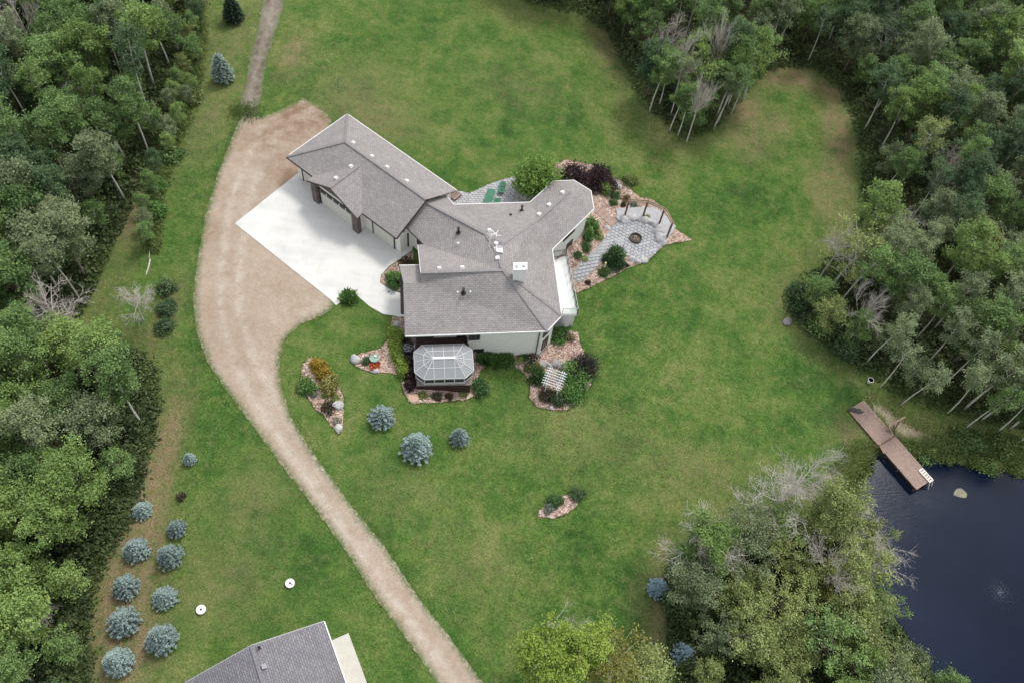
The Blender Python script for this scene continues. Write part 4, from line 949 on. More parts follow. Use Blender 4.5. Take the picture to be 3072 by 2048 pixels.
# ------------------------------------------------------------------ plants
def leaf_quads(C, size, rg, up=.6, stretch=1.5, D=None):
    """one pointed leaf-shaped quad at each centre, turned mostly at random"""
    n = len(C); d = rg.normal(0, 1, (n, 3)) if D is None else D+rg.normal(0, .45, (n, 3))
    d /= np.linalg.norm(d, axis=1)[:, None]+1e-9
    nr = rg.normal(0, 1, (n, 3)); nr[:, 2] += up*3; sd = np.cross(d, nr); sd /= np.linalg.norm(sd, axis=1)[:, None]+1e-9
    s = size*rg.uniform(.65, 1.35, (n, 1))
    V = np.empty((n, 4, 3)); V[:, 0] = C-d*s*stretch*.5; V[:, 1] = C+sd*s*.42-d*s*.05; V[:, 2] = C+d*s*stretch*.5; V[:, 3] = C-sd*s*.42-d*s*.05
    return V.reshape(-1, 3), np.arange(4*n, dtype=np.int32).reshape(n, 4)
def tubes_np(mb): return mb
def grow(rg, h, cr, cb, nb, lean, bark_r, fork=.0):
    """trunk and limbs; returns builder and limb tips"""
    mb = MB(); tips = []
    ph = rg.uniform(0, 6.28); top = np.array([lean*math.cos(ph), lean*math.sin(ph), h*.93])
    def tr(t): return np.array([top[0]*t*t+.12*math.sin(3*t+ph), top[1]*t*t+.12*math.cos(2.5*t+ph)-.12*math.cos(ph), top[2]*t])
    mb.tube([tr(t)-(np.array([0, 0, .25]) if t == 0 else 0) for t in np.linspace(0, 1, 8)], [bark_r*(1-.82*t) for t in np.linspace(0, 1, 8)], 6)
    for i in range(nb):
        t = cb+(1-cb)*((i+rg.uniform(0, 1))/nb)**.9*.97; a = i*2.4+rg.uniform(-.5, .5)
        q = (t-cb)/(1-cb); rr = cr*(.45+.75*math.sin(math.pi*min(1, q*.85+.12)))*rg.uniform(.6, 1.1)*(1.0 if q < .85 else .6)
        p0 = tr(t); p2 = p0+np.array([rr*math.cos(a), rr*math.sin(a), rr*rg.uniform(.35, .95)]); p1 = lerp(p0, p2, .5)+np.array([0, 0, -.08*rr])
        mb.tube([p0, p1, p2], [bark_r*.3*(1-.6*t)+.012, bark_r*.2*(1-.6*t)+.01, .012], 4, cap=False); tips.append((p0, p1, p2, q))
    return mb, tips, tr(1)
def tree_proto(seed, h, cr, cb, nb, cl_per, lf, ls, lean=.5, spread=.3, bark=.13):
    rg = np.random.default_rng(seed); mb, tips, tp_ = grow(rg, h, cr, cb, nb, lean, bark)
    C = []; Tn = []
    cs = []
    for p0, p1, p2, q in tips:
        for k in range(cl_per):
            t = rg.uniform(.35, 1.05); c = lerp(p1, p2, (t-.35)/.65) if t > .35 else p1
            cs.append(c+rg.normal(0, .16, 3)+np.array([0, 0, .1]))
    for k in range(4): cs.append(tp_+rg.normal(0, .25, 3)+np.array([0, 0, .15]))
    for c in cs:
        n = int(lf*rg.uniform(.4, 1.4)); s_ = spread*rg.uniform(.65, 1.3); ct = rg.uniform(0, 1)
        off = rg.normal(0, 1, (n, 3))*np.array([s_, s_, s_*.62]); C.append(c+off); Tn.append(np.clip(.2+.55*ct+rg.normal(0, .17, n), 0, 1))
    C = np.concatenate(C); Tn = np.concatenate(Tn)
    V, F = leaf_quads(C, ls, rg)
    tme = bpy.data.meshes.new('trunk'); tme.from_pydata(mb.v, [], mb.f); tme.shade_smooth()
    tme.materials.append(M_BARK); cme = npmesh('crown', V, F, Tn); cme.materials.append(LEAF['aspen'])
    return tme, cme
def dead_proto(seed, h, spread, up, depth=5, r0=.11, cb=.35):
    rg = np.random.default_rng(seed); mb = MB()
    def br(p, d, L, r, k):
        if k == 0 or L < .12: return
        d = d/np.linalg.norm(d); n = 3; pts = [p]; q = p; dd = d
        for i in range(n): dd = dd+rg.normal(0, .09, 3)+np.array([0, 0, .06]); dd /= np.linalg.norm(dd); q = q+dd*L/n; pts.append(q)
        mb.tube(pts, [r, r*.8, r*.6, max(.007, r*.35)], 4 if k > 2 else 3, cap=False)
        for j in range(rg.integers(5, 8) if k > 2 else rg.integers(3, 6)):
            t = rg.uniform(.3, 3); i = min(2, int(t)); s = rg.normal(0, 1, 3); s -= dd*(s @ dd); s /= np.linalg.norm(s)+1e-6
            br(lerp(pts[i], pts[i+1], t-i), dd*(.9+up)+s*spread+np.array([0, 0, .12]), L*rg.uniform(.4, .68), max(.008, r*.5), k-1)
    pts = [np.array([0, 0, -.2]), np.array([.1, .05, h*cb]), np.array([.25, 0, h*.62])]
    mb.tube(pts, [r0, r0*.8, r0*.6], 6)
    for j in range(7):
        a = j*2.3+rg.uniform(0, 1); t = rg.uniform(.0, 1); br(lerp(pts[1], pts[2], t), np.array([math.cos(a)*spread, math.sin(a)*spread, .55+up]), h*.38*rg.uniform(.6, 1.1), r0*.42, depth-1)
    br(pts[2], np.array([.1, .1, 1.]), h*.36, r0*.5, depth-1)
    me = bpy.data.meshes.new('branches'); me.from_pydata(mb.v, [], mb.f); me.materials.append(M_DEAD); return me
PROTO = {'tall': [tree_proto(100+i, 9.4+.5*(i % 3), 1.5, .5, 20, 4, 100, .125, .7, .25, .12) for i in range(5)],
         'round': [tree_proto(120+i, 8.2+.6*(i % 3), 2.05, .34, 27, 4, 100, .135, .4, .27, .14) for i in range(5)],
         'thin': [tree_proto(140+i, 9.8, 1.2, .6, 14, 3, 64, .12, 1.1, .23, .1) for i in range(4)],
         'willow': [tree_proto(160+i, 6.4, 2.4, .15, 36, 3, 74, .14, .3, .27, .12) for i in range(4)],
         'feather': [tree_proto(170+i, 7.2, 2.3, .2, 40, 3, 34, .13, .6, .2, .12) for i in range(4)],
         'young': [tree_proto(180+i, 4.6, 1.1, .2, 18, 3, 70, .115, .3, .21, .06) for i in range(3)]}
DEADP = [dead_proto(200+i, 8.5, .75, .3) for i in range(2)]+[dead_proto(210+i, 7.0, 1.2, -.05) for i in range(2)]+[dead_proto(220, 9.8, .45, .6, 5, .11, .5)]
def put_tree(kind, i, loc, lk_, label, group, s=1., rz=0., bark=None, name='aspen_tree', cat='tree'):
    tme, cme = PROTO[kind][i % len(PROTO[kind])]
    r = empty(name, loc, label, cat, group, rz); r.scale = (s, s, s)
    a = link('trunk', tme, None, r); b2 = link('crown', cme, None, r)
    b2.material_slots[0].link = 'OBJECT'; b2.material_slots[0].material = LEAF[lk_]
    if bark is not None: a.material_slots[0].link = 'OBJECT'; a.material_slots[0].material = bark
    return r
def put_dead(i, loc, label, group=None, s=1., rz=0., tilt=(0, 0)):
    r = empty('dead_tree', loc, label, 'tree', group, rz); r.scale = (s, s, s); r.rotation_euler = (tilt[0], tilt[1], rz); link('branches', DEADP[i % len(DEADP)], None, r); return r
def visible(x, y, z, m=130):
    for zz in (z, z+8):
        px, py = proj(x, y, zz)
        if -m < px < PW+m and -m*1.2 < py < PH+m: return True
    return False
def poisson(poly, rmin, n, seed, margin=0., m=130):
    rg = np.random.default_rng(seed); xs = [p[0] for p in poly]; ys = [p[1] for p in poly]; out = []
    X = rg.uniform(max(min(xs), -90), min(max(xs), 95), n); Y = rg.uniform(max(min(ys), 2), min(max(ys), 135), n); S = sdist(X, Y, poly); cell = {}
    for x, y, s in zip(X, Y, S):
        if s < margin: continue
        k = (int(x//rmin), int(y//rmin)); ok = True
        for a in (-1, 0, 1):
            for b2 in (-1, 0, 1):
                for q in cell.get((k[0]+a, k[1]+b2), ()):
                    if (q[0]-x)**2+(q[1]-y)**2 < rmin*rmin: ok = False; break
        if ok and visible(x, y, -2, m): cell.setdefault(k, []).append((x, y)); out.append((x, y, s))
    return out
def in_pond(x, y, m=.3): return float(sdist(np.array([x]), np.array([y]), POND)[0]) > -m
KLAB = {'tall': 'tall pale-trunked leafy aspen', 'round': 'broad-crowned leafy poplar', 'thin': 'slender sparse-crowned aspen', 'willow': 'low spreading leafy willow', 'young': 'young bushy poplar sapling', 'feather': 'open feathery-crowned willow'}
def forest(polys, rmin, seed, kinds, cols, where, s0=1., margin=.4):
    rg = random.Random(seed); k = 0
    for poly in polys:
        for x, y, sdd in poisson(poly, rmin, 14000, seed, margin):
            kind = rg.choices([a for a, _ in kinds], [b for _, b in kinds])[0]
            if sdd < 2.2 and rg.random() < .45 and 'strip' not in where: kind = 'young'
            if in_pond(x, y): continue
            u = rg.random() if 'strip' not in where else 1.
            if u < (.03 if 'pond' in where else .045):
                put_dead(rg.randrange(5), (x, y, T(x, y)), 'leafless grey dead tree standing inside the '+where, 'dead trees in the '+where, rg.uniform(.8, 1.05), rg.uniform(0, 6.28)); continue
            lc = rg.choices([a for a, _ in cols], [b for _, b in cols])[0]
            nm = {'tall': 'aspen_tree', 'thin': 'slender_aspen', 'round': 'poplar_tree', 'willow': 'willow_tree', 'feather': 'willow_tree', 'young': 'poplar_sapling'}[kind]
            tone = {'bright': 'bright green ', 'greyish': 'grey-green ', 'olive': 'olive-green ', 'yellow': 'yellow-tinged ', 'dark': 'dark green '}.get(lc, 'mid-green ')
            put_tree(kind, rg.randrange(9), (x, y, T(x, y)), lc, tone+KLAB[kind]+' in the '+where, tone+KLAB[kind]+'s, '+where, s0*rg.uniform(.82, 1.15), rg.uniform(0, 6.28), None if kind in ('tall', 'thin') or rg.random() < .4 else M_BARKD, nm); k += 1
    return k
n1 = forest([WEST1], 2.35, 301, [('tall', 4), ('round', 3), ('thin', 2), ('young', 1)], [('aspen', 5), ('bright', 2), ('greyish', 3), ('dark', 2)], 'north-west wood beside the dirt track')
n2 = forest([WEST2], 2.75, 302, [('tall', 2), ('round', 5), ('willow', 1)], [('aspen', 5), ('bright', 3), ('greyish', 1), ('dark', 1)], 'west wood behind the spruce rows', .95)
n3 = forest([EAST], 2.5, 303, [('tall', 4), ('round', 2), ('thin', 4), ('feather', 2)], [('aspen', 4), ('greyish', 5), ('bright', 1.2), ('dark', 3), ('olive', .8)], 'east wood')
for k, (x, y, s) in enumerate([(2500,860,1.25),(2580,830,1.1)]): put_tree('feather', k, G(x, y), 'olive', ['broad yellow-olive willow overhanging the point of the eastern wood', 'second yellow-olive willow behind the wood point'][k], None, s, k*2.)
n4 = forest([SEG], 2.7, 304, [('round', 1.5), ('willow', 2), ('feather', 5)], [('greyish', 2), ('olive', 5), ('aspen', 2), ('bright', 2), ('yellow', .5)], 'pondside grove', .9)
FRW0 = gpoly([(610,-60),(620,100),(600,250),(560,380),(520,480),(480,600),(470,740),(440,740),(430,640),(450,520),(500,380),(540,230),(560,100),(560,-60)])
n5 = forest([FRW0], 1.7, 305, [('young', 1)], [('aspen', 4), ('bright', 2), ('greyish', 2), ('olive', 2), ('dark', 1)], 'rough strip beside the mown lawn', .62, .25)
print('trees', n1, n2, n3, n4, n5)
# single trees that stand out
for x, y, i, s, lab in [(2053,1672,2,1.25,'large bare dead tree at the lawn corner of the pondside grove'),(2262,1566,3,1.3,'widest bare dead tree reaching over the lawn by the pond'),(2340,1510,0,1.0,'bare dead tree beside the dock-side lawn'),(2500,1620,2,1.0,'bleached dead tree leaning out over the pond by the dock'),(2560,1720,3,.95,'dead tree with fine twigs spreading over open water'),(2420,1740,1,.9,'dead grey tree in the heart of the pondside grove'),
                       (2060,425,4,.8,'straight pale dead aspen at the tip of the northern grove'),(2112,290,4,.95,'dense twiggy dead aspen inside the northern grove'),(430,960,2,.75,'low bare dead tree beside the three dark bushes'),(222,1015,2,1.2,'spreading bare dead tree at the clearing in the west wood'),(150,1880,3,.6,'small tangled dead tree in the shaded west wood'),(2530,1010,0,.8,'dead tree with pale twigs beside the boulder wood edge'),(1655,1960,3,.85,'dead top showing in the yellow-green trees'),(2930,1130,1,.9,'bleached dead tree above the pond bank')]:
    g = G(x, y); put_dead(i, g, lab, None, s, x*.7)
for k, (x, y, kd, lc, s) in enumerate([(1605,2005,'round','lime',1.0),(1715,1990,'round','lime',.95),(1800,2030,'feather','yellow',1.1),(1890,2070,'willow','olive',1.0)]):
    g = G(x, y); put_tree(kd, k, g, lc, ['lime-green poplar at the outer end of the front clump','yellow-green round poplar with a dead top in the front clump','low lime-green willow in the front clump','yellowish willow nearest the grove in the front clump'][k], None, s, k*1.7, None, 'poplar_tree' if kd == 'round' else 'willow_tree')
for k, (x, y, kd, lc, s, lab) in enumerate([(2010,395,'tall','aspen',.8,'slim leafy aspen at the lawn tip of the northern grove'),(2150,350,'tall','bright',1.0,'bright leafy aspen with white trunk at the glade side of the northern grove'),(2225,300,'round','bright',1.05,'brightest round-topped aspen overlooking the dry glade'),(1950,335,'tall','aspen',.95,'twin-topped leafy aspen on the lawn side of the northern grove'),(2640,1165,'thin','greyish',.85,'slim white-trunked aspen leaning by the bucket'),(2600,1090,'thin','greyish',.95,'tall white-trunked aspen between boulder and bucket'),(2180,325,'thin','aspen',1.,'thin aspen with striped white trunk beside the dry glade'),(2450,1830,'feather','yellow',.6,'golden-leaved willow in the pondside grove'),(2560,1650,'feather','olive',.75,'yellowing willow bending over the pond'),(2034,412,'thin','aspen',.8,'short thin white-trunked aspen beside the straight dead aspen'),(2140,388,'thin','aspen',.95,'white-trunked aspen in the row of bare stems facing the glade, tallest'),(2152,372,'thin','greyish',.85,'grey-green white-stemmed aspen behind the row facing the glade'),(2190,345,'thin','bright',.9,'bright-topped white-stemmed aspen at the glade mouth'),(1975,322,'thin','aspen',.9,'slim aspen with curved white trunk on the lawn side of the grove'),(2700,1215,'thin','greyish',.8,'leaning slim aspen above the dry shore'),(2840,1240,'thin','greyish',.9,'slim aspen standing alone above the pond bank'),(2890,1285,'thin','aspen',.85,'slim green aspen lowest on the slope above the pond'),(2980,1300,'thin','greyish',.95,'tall grey-green aspen nearest the reedy bank'),(3055,1325,'tall','aspen',.9,'leafy aspen at the far end of the reedy bank'),(2945,1262,'tall','greyish',.85,'full-crowned aspen behind the bank bushes'),(3030,1285,'round','aspen',.8,'round poplar behind the bank bushes')]):
    put_tree(kd, k, G(x, y), lc, lab, None, s, k*1.3)
put_tree('round', 2, G(1592, 572), 'lime', 'bright green round tree beside the paved terrace', None, .0001) if False else None

def shrub_mesh(seed, r, h, n, ls, flat=1., spiky=False, clumps=14, up=.35):
    rg = np.random.default_rng(seed); C = []; D = []; Tn = []
    cd = rg.normal(0, 1, (clumps, 3)); cd[:, 2] = np.abs(cd[:, 2]); cd /= np.linalg.norm(cd, axis=1)[:, None]
    for c in cd:
        m = n//clumps; rr = rg.uniform(.55, 1.0); ctr = c*np.array([r, r, h])*rr*.8; ct = rg.uniform(0, 1)
        p = ctr+rg.normal(0, 1, (m, 3))*np.array([r, r, h*.6])*.24; p[:, 2] = np.abs(p[:, 2])+.03
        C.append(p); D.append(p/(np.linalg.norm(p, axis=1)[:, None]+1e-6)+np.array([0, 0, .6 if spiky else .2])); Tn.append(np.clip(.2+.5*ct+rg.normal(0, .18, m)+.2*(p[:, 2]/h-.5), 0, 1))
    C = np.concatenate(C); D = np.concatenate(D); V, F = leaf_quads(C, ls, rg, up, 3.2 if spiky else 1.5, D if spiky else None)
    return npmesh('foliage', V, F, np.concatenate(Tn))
def stems(seed, r, h, k=7):
    rg = np.random.default_rng(seed); mb = MB()
    for i in range(k):
        a = rg.uniform(0, 6.28); q = rg.uniform(.2, .75); mb.tube([(0.04*math.cos(a), .04*math.sin(a), -.1), (r*q*.5*math.cos(a), r*q*.5*math.sin(a), h*.35), (r*q*math.cos(a), r*q*math.sin(a), h*.8)], [.03, .022, .01], 4, cap=False)
    me = bpy.data.meshes.new('stems'); me.from_pydata(mb.v, [], mb.f); me.materials.append(M_BARKD); return me
_sd = [500]
def shrub(px, py, r, h, lk_, label, name='shrub', cat='shrub', n=1500, ls=.12, spiky=False, group=None, clumps=14, flower=None, at=None, sx=1., rz=0.):
    _sd[0] += 1; g = G(px, py) if at is None else np.array(at)
    o = empty(name, g, label, cat, group, rz); o.scale = (sx, 1, 1)
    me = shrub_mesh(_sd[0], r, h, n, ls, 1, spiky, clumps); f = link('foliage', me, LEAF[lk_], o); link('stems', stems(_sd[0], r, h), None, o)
    if flower:
        rg = np.random.default_rng(_sd[0]); m = 220; p = rg.normal(0, 1, (m, 3)); p[:, 2] = np.abs(p[:, 2]); p /= np.linalg.norm(p, axis=1)[:, None]; V, F = leaf_quads(p*np.array([r, r, h])*.92, .13, rg, 1.2, 1.); link('blossom', npmesh('blossom', V, F, rg.uniform(0, 1, m)), LEAF[flower], o)
    return o
# shrubs and perennials of the garden beds
SH = [(1718,543,1.9,1.9,'purple','dark purple-leaved shrub behind the octagonal wing, west half','purple_shrub',5200,.14),(1790,545,2.0,1.8,'purple','dark purple-leaved shrub behind the octagonal wing, east half','purple_shrub',5200,.14),
 (1816,572,1.0,1.2,'bright','round bright green bush next to the purple shrubs','shrub',2200,.13),(1890,548,.95,.9,'olive','yellow-green loose bush at the lawn edge by the purple shrubs','shrub',900,.13),(1846,590,.6,.6,'juniper','small dark green bush below the round bright bush','shrub',900,.1),(1839,612,.5,.55,'juniper','dark rounded dwarf conifer at the head of the timber steps','shrub',900,.1),(1870,617,.35,.35,'brownleaf','small brown-leaved plant beside the gravel terrace','plant',400,.1),(1877,600,.5,.5,'straw','dry tan ornamental grass by the pergola','ornamental_grass',600,.13),(1901,615,.5,.35,'silver','silvery low plant under the pergola beam','plant',600,.1),
 (1772,690,.75,2.1,'emerald','tall narrow green climber against the wing wall','climber',2600,.13),(1764,715,.65,1.6,'emerald','lower green climber against the wing wall','climber',1800,.13),(1795,710,.7,.6,'olive','loose yellow-green perennial between the wall climber and the patio','perennial',900,.12),(1758,745,.7,.6,'juniper','dark spreading bush beside the wing patio door','shrub',1000,.1),(1734,768,.5,.6,'juniper','clipped dark bush by the balcony railing','shrub',1000,.1),(1752,778,.4,.3,'olive','low yellowish ground plant near the balcony','perennial',500,.1),
 (1812,820,.7,.6,'juniper','dark spreading juniper at the foot of the torch','shrub',1200,.1),(1816,780,.55,.8,'dark','small dark upright shrub beside the paved path','shrub',900,.1),(1868,800,.28,.25,'purple','tiny dark red plant at the patio lawn edge','plant',250,.09),(1880,799,.28,.25,'purple','tiny dark red plant at the patio lawn edge','plant',250,.09),(1763,850,.35,.3,'brownleaf','small brown-green plant in the mulch near the path end','plant',400,.1),(1940,655,.5,.3,'reed','low tan plant behind the seat boulders','plant',500,.1),
 (1190,850,.95,1.5,'emerald','dense green shrub in the forecourt island bed','shrub',2400,.14),(1178,835,.7,.9,'bright','small bright shrub at the curve of the forecourt bed','shrub',1200,.12),(1215,790,.9,.3,'brownleaf','dry brown ground cover in the forecourt bed','ground_cover',700,.12),
 (955,1080+20,.75,1.0,'gold','golden-yellow shrub at the head of the island bed','golden_shrub',2200,.11),(972,1125,.75,.9,'gold','second golden shrub in the island bed','golden_shrub',2000,.11),(990,1160,1.0,1.1,'goldgreen','yellow-green variegated shrub in the island bed','golden_shrub',2600,.12),(924,1160,.95,.9,'emerald','round green mound shrub on the driveway side of the island bed','shrub',2200,.12),(977,1186,.4,.35,'bright','small bright green perennial in the island bed','perennial',500,.1),(1007,1194,.4,.35,'olive','small yellow-green perennial near the white boulder','perennial',500,.1),(983,1225,.7,.5,'brownleaf','brown feathery shrub left of the white boulder','shrub',1100,.1),(942,1185,.35,.35,'silver','silver-grey plant in the island bed','plant',400,.1),(1011,1262,.45,.4,'whiteflower','cream-flowered plant near the tip of the island bed','perennial',500,.1),
 (1098,1084,.48,.5,'dark','small dark round shrub in the pointed flower bed','shrub',900,.1),(1123,1096,.5,.4,'orange','orange-red flowering plant below the bird bath','flowering_plant',900,.12),
 (1230,1130,.65,1.0,'purple','dark maroon barberry beside the gazebo corner','barberry',1600,.11),(1228,1160,.6,.9,'purple','dark maroon barberry by the deck skirt','barberry',1500,.11),(1231,1095,.55,.9,'purple','dark maroon barberry next to the air conditioner','barberry',1300,.11),(1213,1025,.5,.5,'purple','small red barberry in front of the porch corner','barberry',700,.1),
 (1436,1165,1.0,1.1,'juniper','loose green shrub beside the gazebo deck end','shrub',1800,.13),(1270,1187,.45,.4,'olive','low green plant under the deck skirt, west','plant',500,.1),(1310,1190,.5,.45,'brownleaf','reddish low plant under the deck skirt','plant',600,.1),(1347,1190,.4,.35,'brownleaf','small brown plant under the deck skirt, middle','plant',400,.1),(1388,1184,.4,.35,'olive','small olive plant under the deck skirt, east','plant',400,.1),
 (1570,1065,.7,.7,'juniper','dark green bush against the south wall near the downspout','shrub',1200,.12),(1597,1075,.7,.7,'brownleaf','dark flowering bush with pale pink blooms by the downspout','flowering_shrub',1200,.11),(1562,1083,.4,.4,'lime','yellow-lime small perennial in the rockery','perennial',500,.1),(1582,1105,.45,.4,'olive','rusty olive grass tuft in the rockery','ornamental_grass',600,.12),(1618,1098,.4,.4,'gold','small golden plant among the rockery stones','perennial',400,.09),
 (1676,1010,1.0,1.0,'emerald','round green shrub below the balcony corner','shrub',2200,.13),(1705,1015,.6,.6,'straw','dry seeding plant beside the round balcony shrub','perennial',700,.12),
 (1725,1130,1.5,1.9,'emerald','large dark green shrub to the east of the arbor','shrub',3800,.14),(1710,1185,1.2,1.2,'emerald','spreading green shrub at the lawn side of the arbor bed','shrub',2600,.13),(1755,1105,1.4,2.0,'greypurple','smoky grey-purple shrub behind the arbor','smoke_bush',3000,.12),(1645,1185,.9,.9,'brownleaf','brownish twiggy shrub below the arbor','shrub',1600,.11),(1670,1200,.8,.8,'dark','dark low shrub at the southern rim of the arbor bed','shrub',1500,.11),(1735,1175,.9,.6,'emerald','bright strappy plant on the eastern rim of the arbor bed','perennial',1200,.12),
 (1645,1527,.5,.5,'silver','silvery shrub in the small lawn bed','shrub',900,.1),(1665,1502,.75,.6,'juniper','low dark green shrub in the small lawn bed','shrub',1300,.11),(1730,1482,.8,.7,'dark','dark green shrub at the end of the small lawn bed','shrub',1300,.11),
 (500,868,.95,1.0,'dark','topmost dark bush of three along the west lawn strip','shrub',1700,.13),(500,930,.95,1.0,'dark','middle dark bush of three along the west lawn strip','shrub',1700,.13),(495,985,.95,.9,'dark','lowest dark bush of three along the west lawn strip','shrub',1700,.13),(545,1490,.4,.5,'brownleaf','small dry brown seedling tree on the west lawn','shrub',500,.1)]
for x, y, r, h, lk_, lab, nm, n, ls in SH: shrub(x, y, r, h, lk_, lab, nm, {'shrub': 'shrub'}.get(nm, nm.replace('_', ' ').split(' ')[-1]), n, ls, group='tiny dark red plants' if 'tiny' in lab else None, flower='whiteflower' if nm == 'flowering_shrub' else None)
# spiky and strap-leaved plants
shrub(1045, 897, .9, .8, 'emerald', 'tuft of tall ornamental grass at the edge of the concrete walk', 'ornamental_grass', 'grass', 1500, .12, True)
for k, x in enumerate((1455, 1490, 1523)): shrub(x, 1082, .85, .7, 'emerald', 'clump of arching green daylilies against the south wall', 'daylily', 'daylily', 1300, .12, True, 'daylily clumps along the south wall')
shrub(1612, 1130, 1.1, 1.0, 'juniper', 'fine-leaved spiky green clump west of the arbor', 'ornamental_grass', 'grass', 1800, .11, True)
for k in range(6):
    t = k/5; shrub(1186+26*t-6*math.sin(t*3), 1003+114*t, .72, .85, 'lime', 'leafy golden-green spirea in the hedge row beside the paver walk', 'spirea', 'shrub', 2200, .11, group='spirea hedge row')
# small ornamental trees
def small_tree(px, py, h, r, lk_, label, n=7000, ls=.15, name='ornamental_tree', at=None, th=.25, clumps=60):
    _sd[0] += 1; g = G(px, py) if at is None else at; o = empty(name, g, label, 'tree'); mb = MB(); mb.tube([(0, 0, -.2), (.05, .03, h*.4), (0, .05, h*.8)], [.11, .08, .03], 6)
    rg = np.random.default_rng(_sd[0])
    for i in range(9):
        a = i*2.4; mb.tube([(0.03, .02, h*(.2+.05*i)), (r*.7*math.cos(a), r*.7*math.sin(a), h*(.35+.055*i))], [.04, .012], 4, cap=False)
    me = bpy.data.meshes.new('trunk'); me.from_pydata(mb.v, [], mb.f); link('trunk', me, M_BARKD, o)
    cm = shrub_mesh(_sd[0], r, h*(1-th), n, ls, clumps=clumps); v = np.empty(len(cm.vertices)*3, np.float32); cm.vertices.foreach_get('co', v); v = v.reshape(-1, 3); v[:, 2] += h*th; cm.vertices.foreach_set('co', v.ravel()); link('crown', cm, LEAF[lk_], o); return o
small_tree(1604, 578, 5.2, 2.3, 'fresh', 'bright green round tree beside the paved terrace', 11000, .17)
small_tree(1846, 785, 2.6, 1.0, 'juniper', 'upright dark green shrub-tree between path and firepit patio', 4200, .13, th=.1, clumps=34)
shrub(1850, 800, .9, .9, 'dark', 'dark skirt of shrubs at the foot of the upright patio tree', 'shrub', 'shrub', 1500, .12)

# spruces
def spruce_proto(seed, h, r, ls=.15, pw=.8):
    rg = np.random.default_rng(seed); C = []; D = []; Tn = []; mb = MB(); mb.tube([(0, 0, -.15), (0, 0, h*.5), (0, 0, h*.97)], [.09, .06, .015], 6)
    nw = int(h*5.5)
    for i in range(nw):
        t = (i+.5)/nw; z = h*(.05+.93*t); rr = r*(1-t)**pw*rg.uniform(.92, 1.08)+.06; nbr = max(4, int(13*(1-t)+4))
        for k in range(nbr):
            a = 2*math.pi*k/nbr+i*.7+rg.uniform(-.15, .15); L = rr*rg.uniform(.82, 1.12); m = max(4, int(L*20)); q = np.linspace(.2, 1, m); ct = rg.uniform(0, 1)
            dz_ = -.12*L*q+.22*L*q*q; ca, sa = math.cos(a), math.sin(a)
            base = np.stack([ca*L*q, sa*L*q, z+dz_], -1)
            for s in (-1, 0, 1):
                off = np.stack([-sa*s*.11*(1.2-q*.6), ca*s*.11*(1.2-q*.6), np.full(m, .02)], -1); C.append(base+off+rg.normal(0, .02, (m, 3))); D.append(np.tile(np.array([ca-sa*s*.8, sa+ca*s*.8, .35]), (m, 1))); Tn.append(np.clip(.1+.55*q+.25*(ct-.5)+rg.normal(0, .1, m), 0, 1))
    C.append(np.array([[0, 0, h]]*3)+rg.normal(0, .03, (3, 3))); D.append(np.array([[0, 0, 1.]]*3)); Tn.append(np.full(3, .8))
    C = np.concatenate(C); D = np.concatenate(D); D /= np.linalg.norm(D, axis=1)[:, None]
    V, F = leaf_quads(C, ls*.62, rg, .5, 2.6, D); t_ = bpy.data.meshes.new('trunk'); t_.from_pydata(mb.v, [], mb.f); t_.materials.append(M_SPRTRUNK)
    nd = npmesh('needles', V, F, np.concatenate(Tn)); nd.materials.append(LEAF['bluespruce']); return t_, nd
SP = [spruce_proto(700+i, 2.7+.35*(i % 3), 1.5-.09*(i % 4)) for i in range(6)]; SPT = spruce_proto(720, 4.7, 1.5, .17, .55)
def spruce(px, py, s, label, lk_='bluespruce', group=None, pr=None, sz=None):
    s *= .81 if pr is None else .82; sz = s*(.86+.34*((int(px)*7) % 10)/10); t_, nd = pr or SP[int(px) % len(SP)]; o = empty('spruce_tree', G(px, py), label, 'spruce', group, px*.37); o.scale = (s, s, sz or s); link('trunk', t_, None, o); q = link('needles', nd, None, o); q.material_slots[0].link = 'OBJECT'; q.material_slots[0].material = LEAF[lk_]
RL, RRt = 'blue spruce in the outer row along the west wood edge', 'blue spruce in the lawn-side row of the west planting'
for x, y, s, lab, g in [(1146,1258,1.0,'blue spruce on the lawn below the island bed',None),(1249,1350,1.18,'largest blue spruce of the lawn trio',None),(1377,1320,.86,'slim blue spruce at the arbor end of the lawn trio',None),
    (572,1382,.52,'small leaning blue spruce alone on the west lawn',None),(430,1535,.66,RL,'outer row of blue spruces'),(413,1655,.86,RL,'outer row of blue spruces'),(384,1765,.86,RL,'outer row of blue spruces'),(378,1870,1.0,RL,'outer row of blue spruces'),(362,1990,1.02,RL,'outer row of blue spruces'),
    (534,1590,.66,RRt,'lawn-side row of blue spruces'),(514,1675,.84,RRt,'lawn-side row of blue spruces'),(499,1795,.8,RRt,'lawn-side row of blue spruces'),(491,1922,.98,RRt,'lawn-side row of blue spruces')]: spruce(x, y, s, lab, group=g)
spruce(672, 240, .95, 'tall blue spruce standing alone beside the dirt track', 'palespruce', None, SPT)
spruce(703, 62, 1.0, 'dark green spruce at the top of the track-side strip', 'darkspruce', None, SPT)
spruce(1970, 1768, .85, 'blue spruce tucked against the pondside grove', 'blueshade'); spruce(2050, 1965, .85, 'shaded blue spruce deep in the grove edge', 'blueshade')

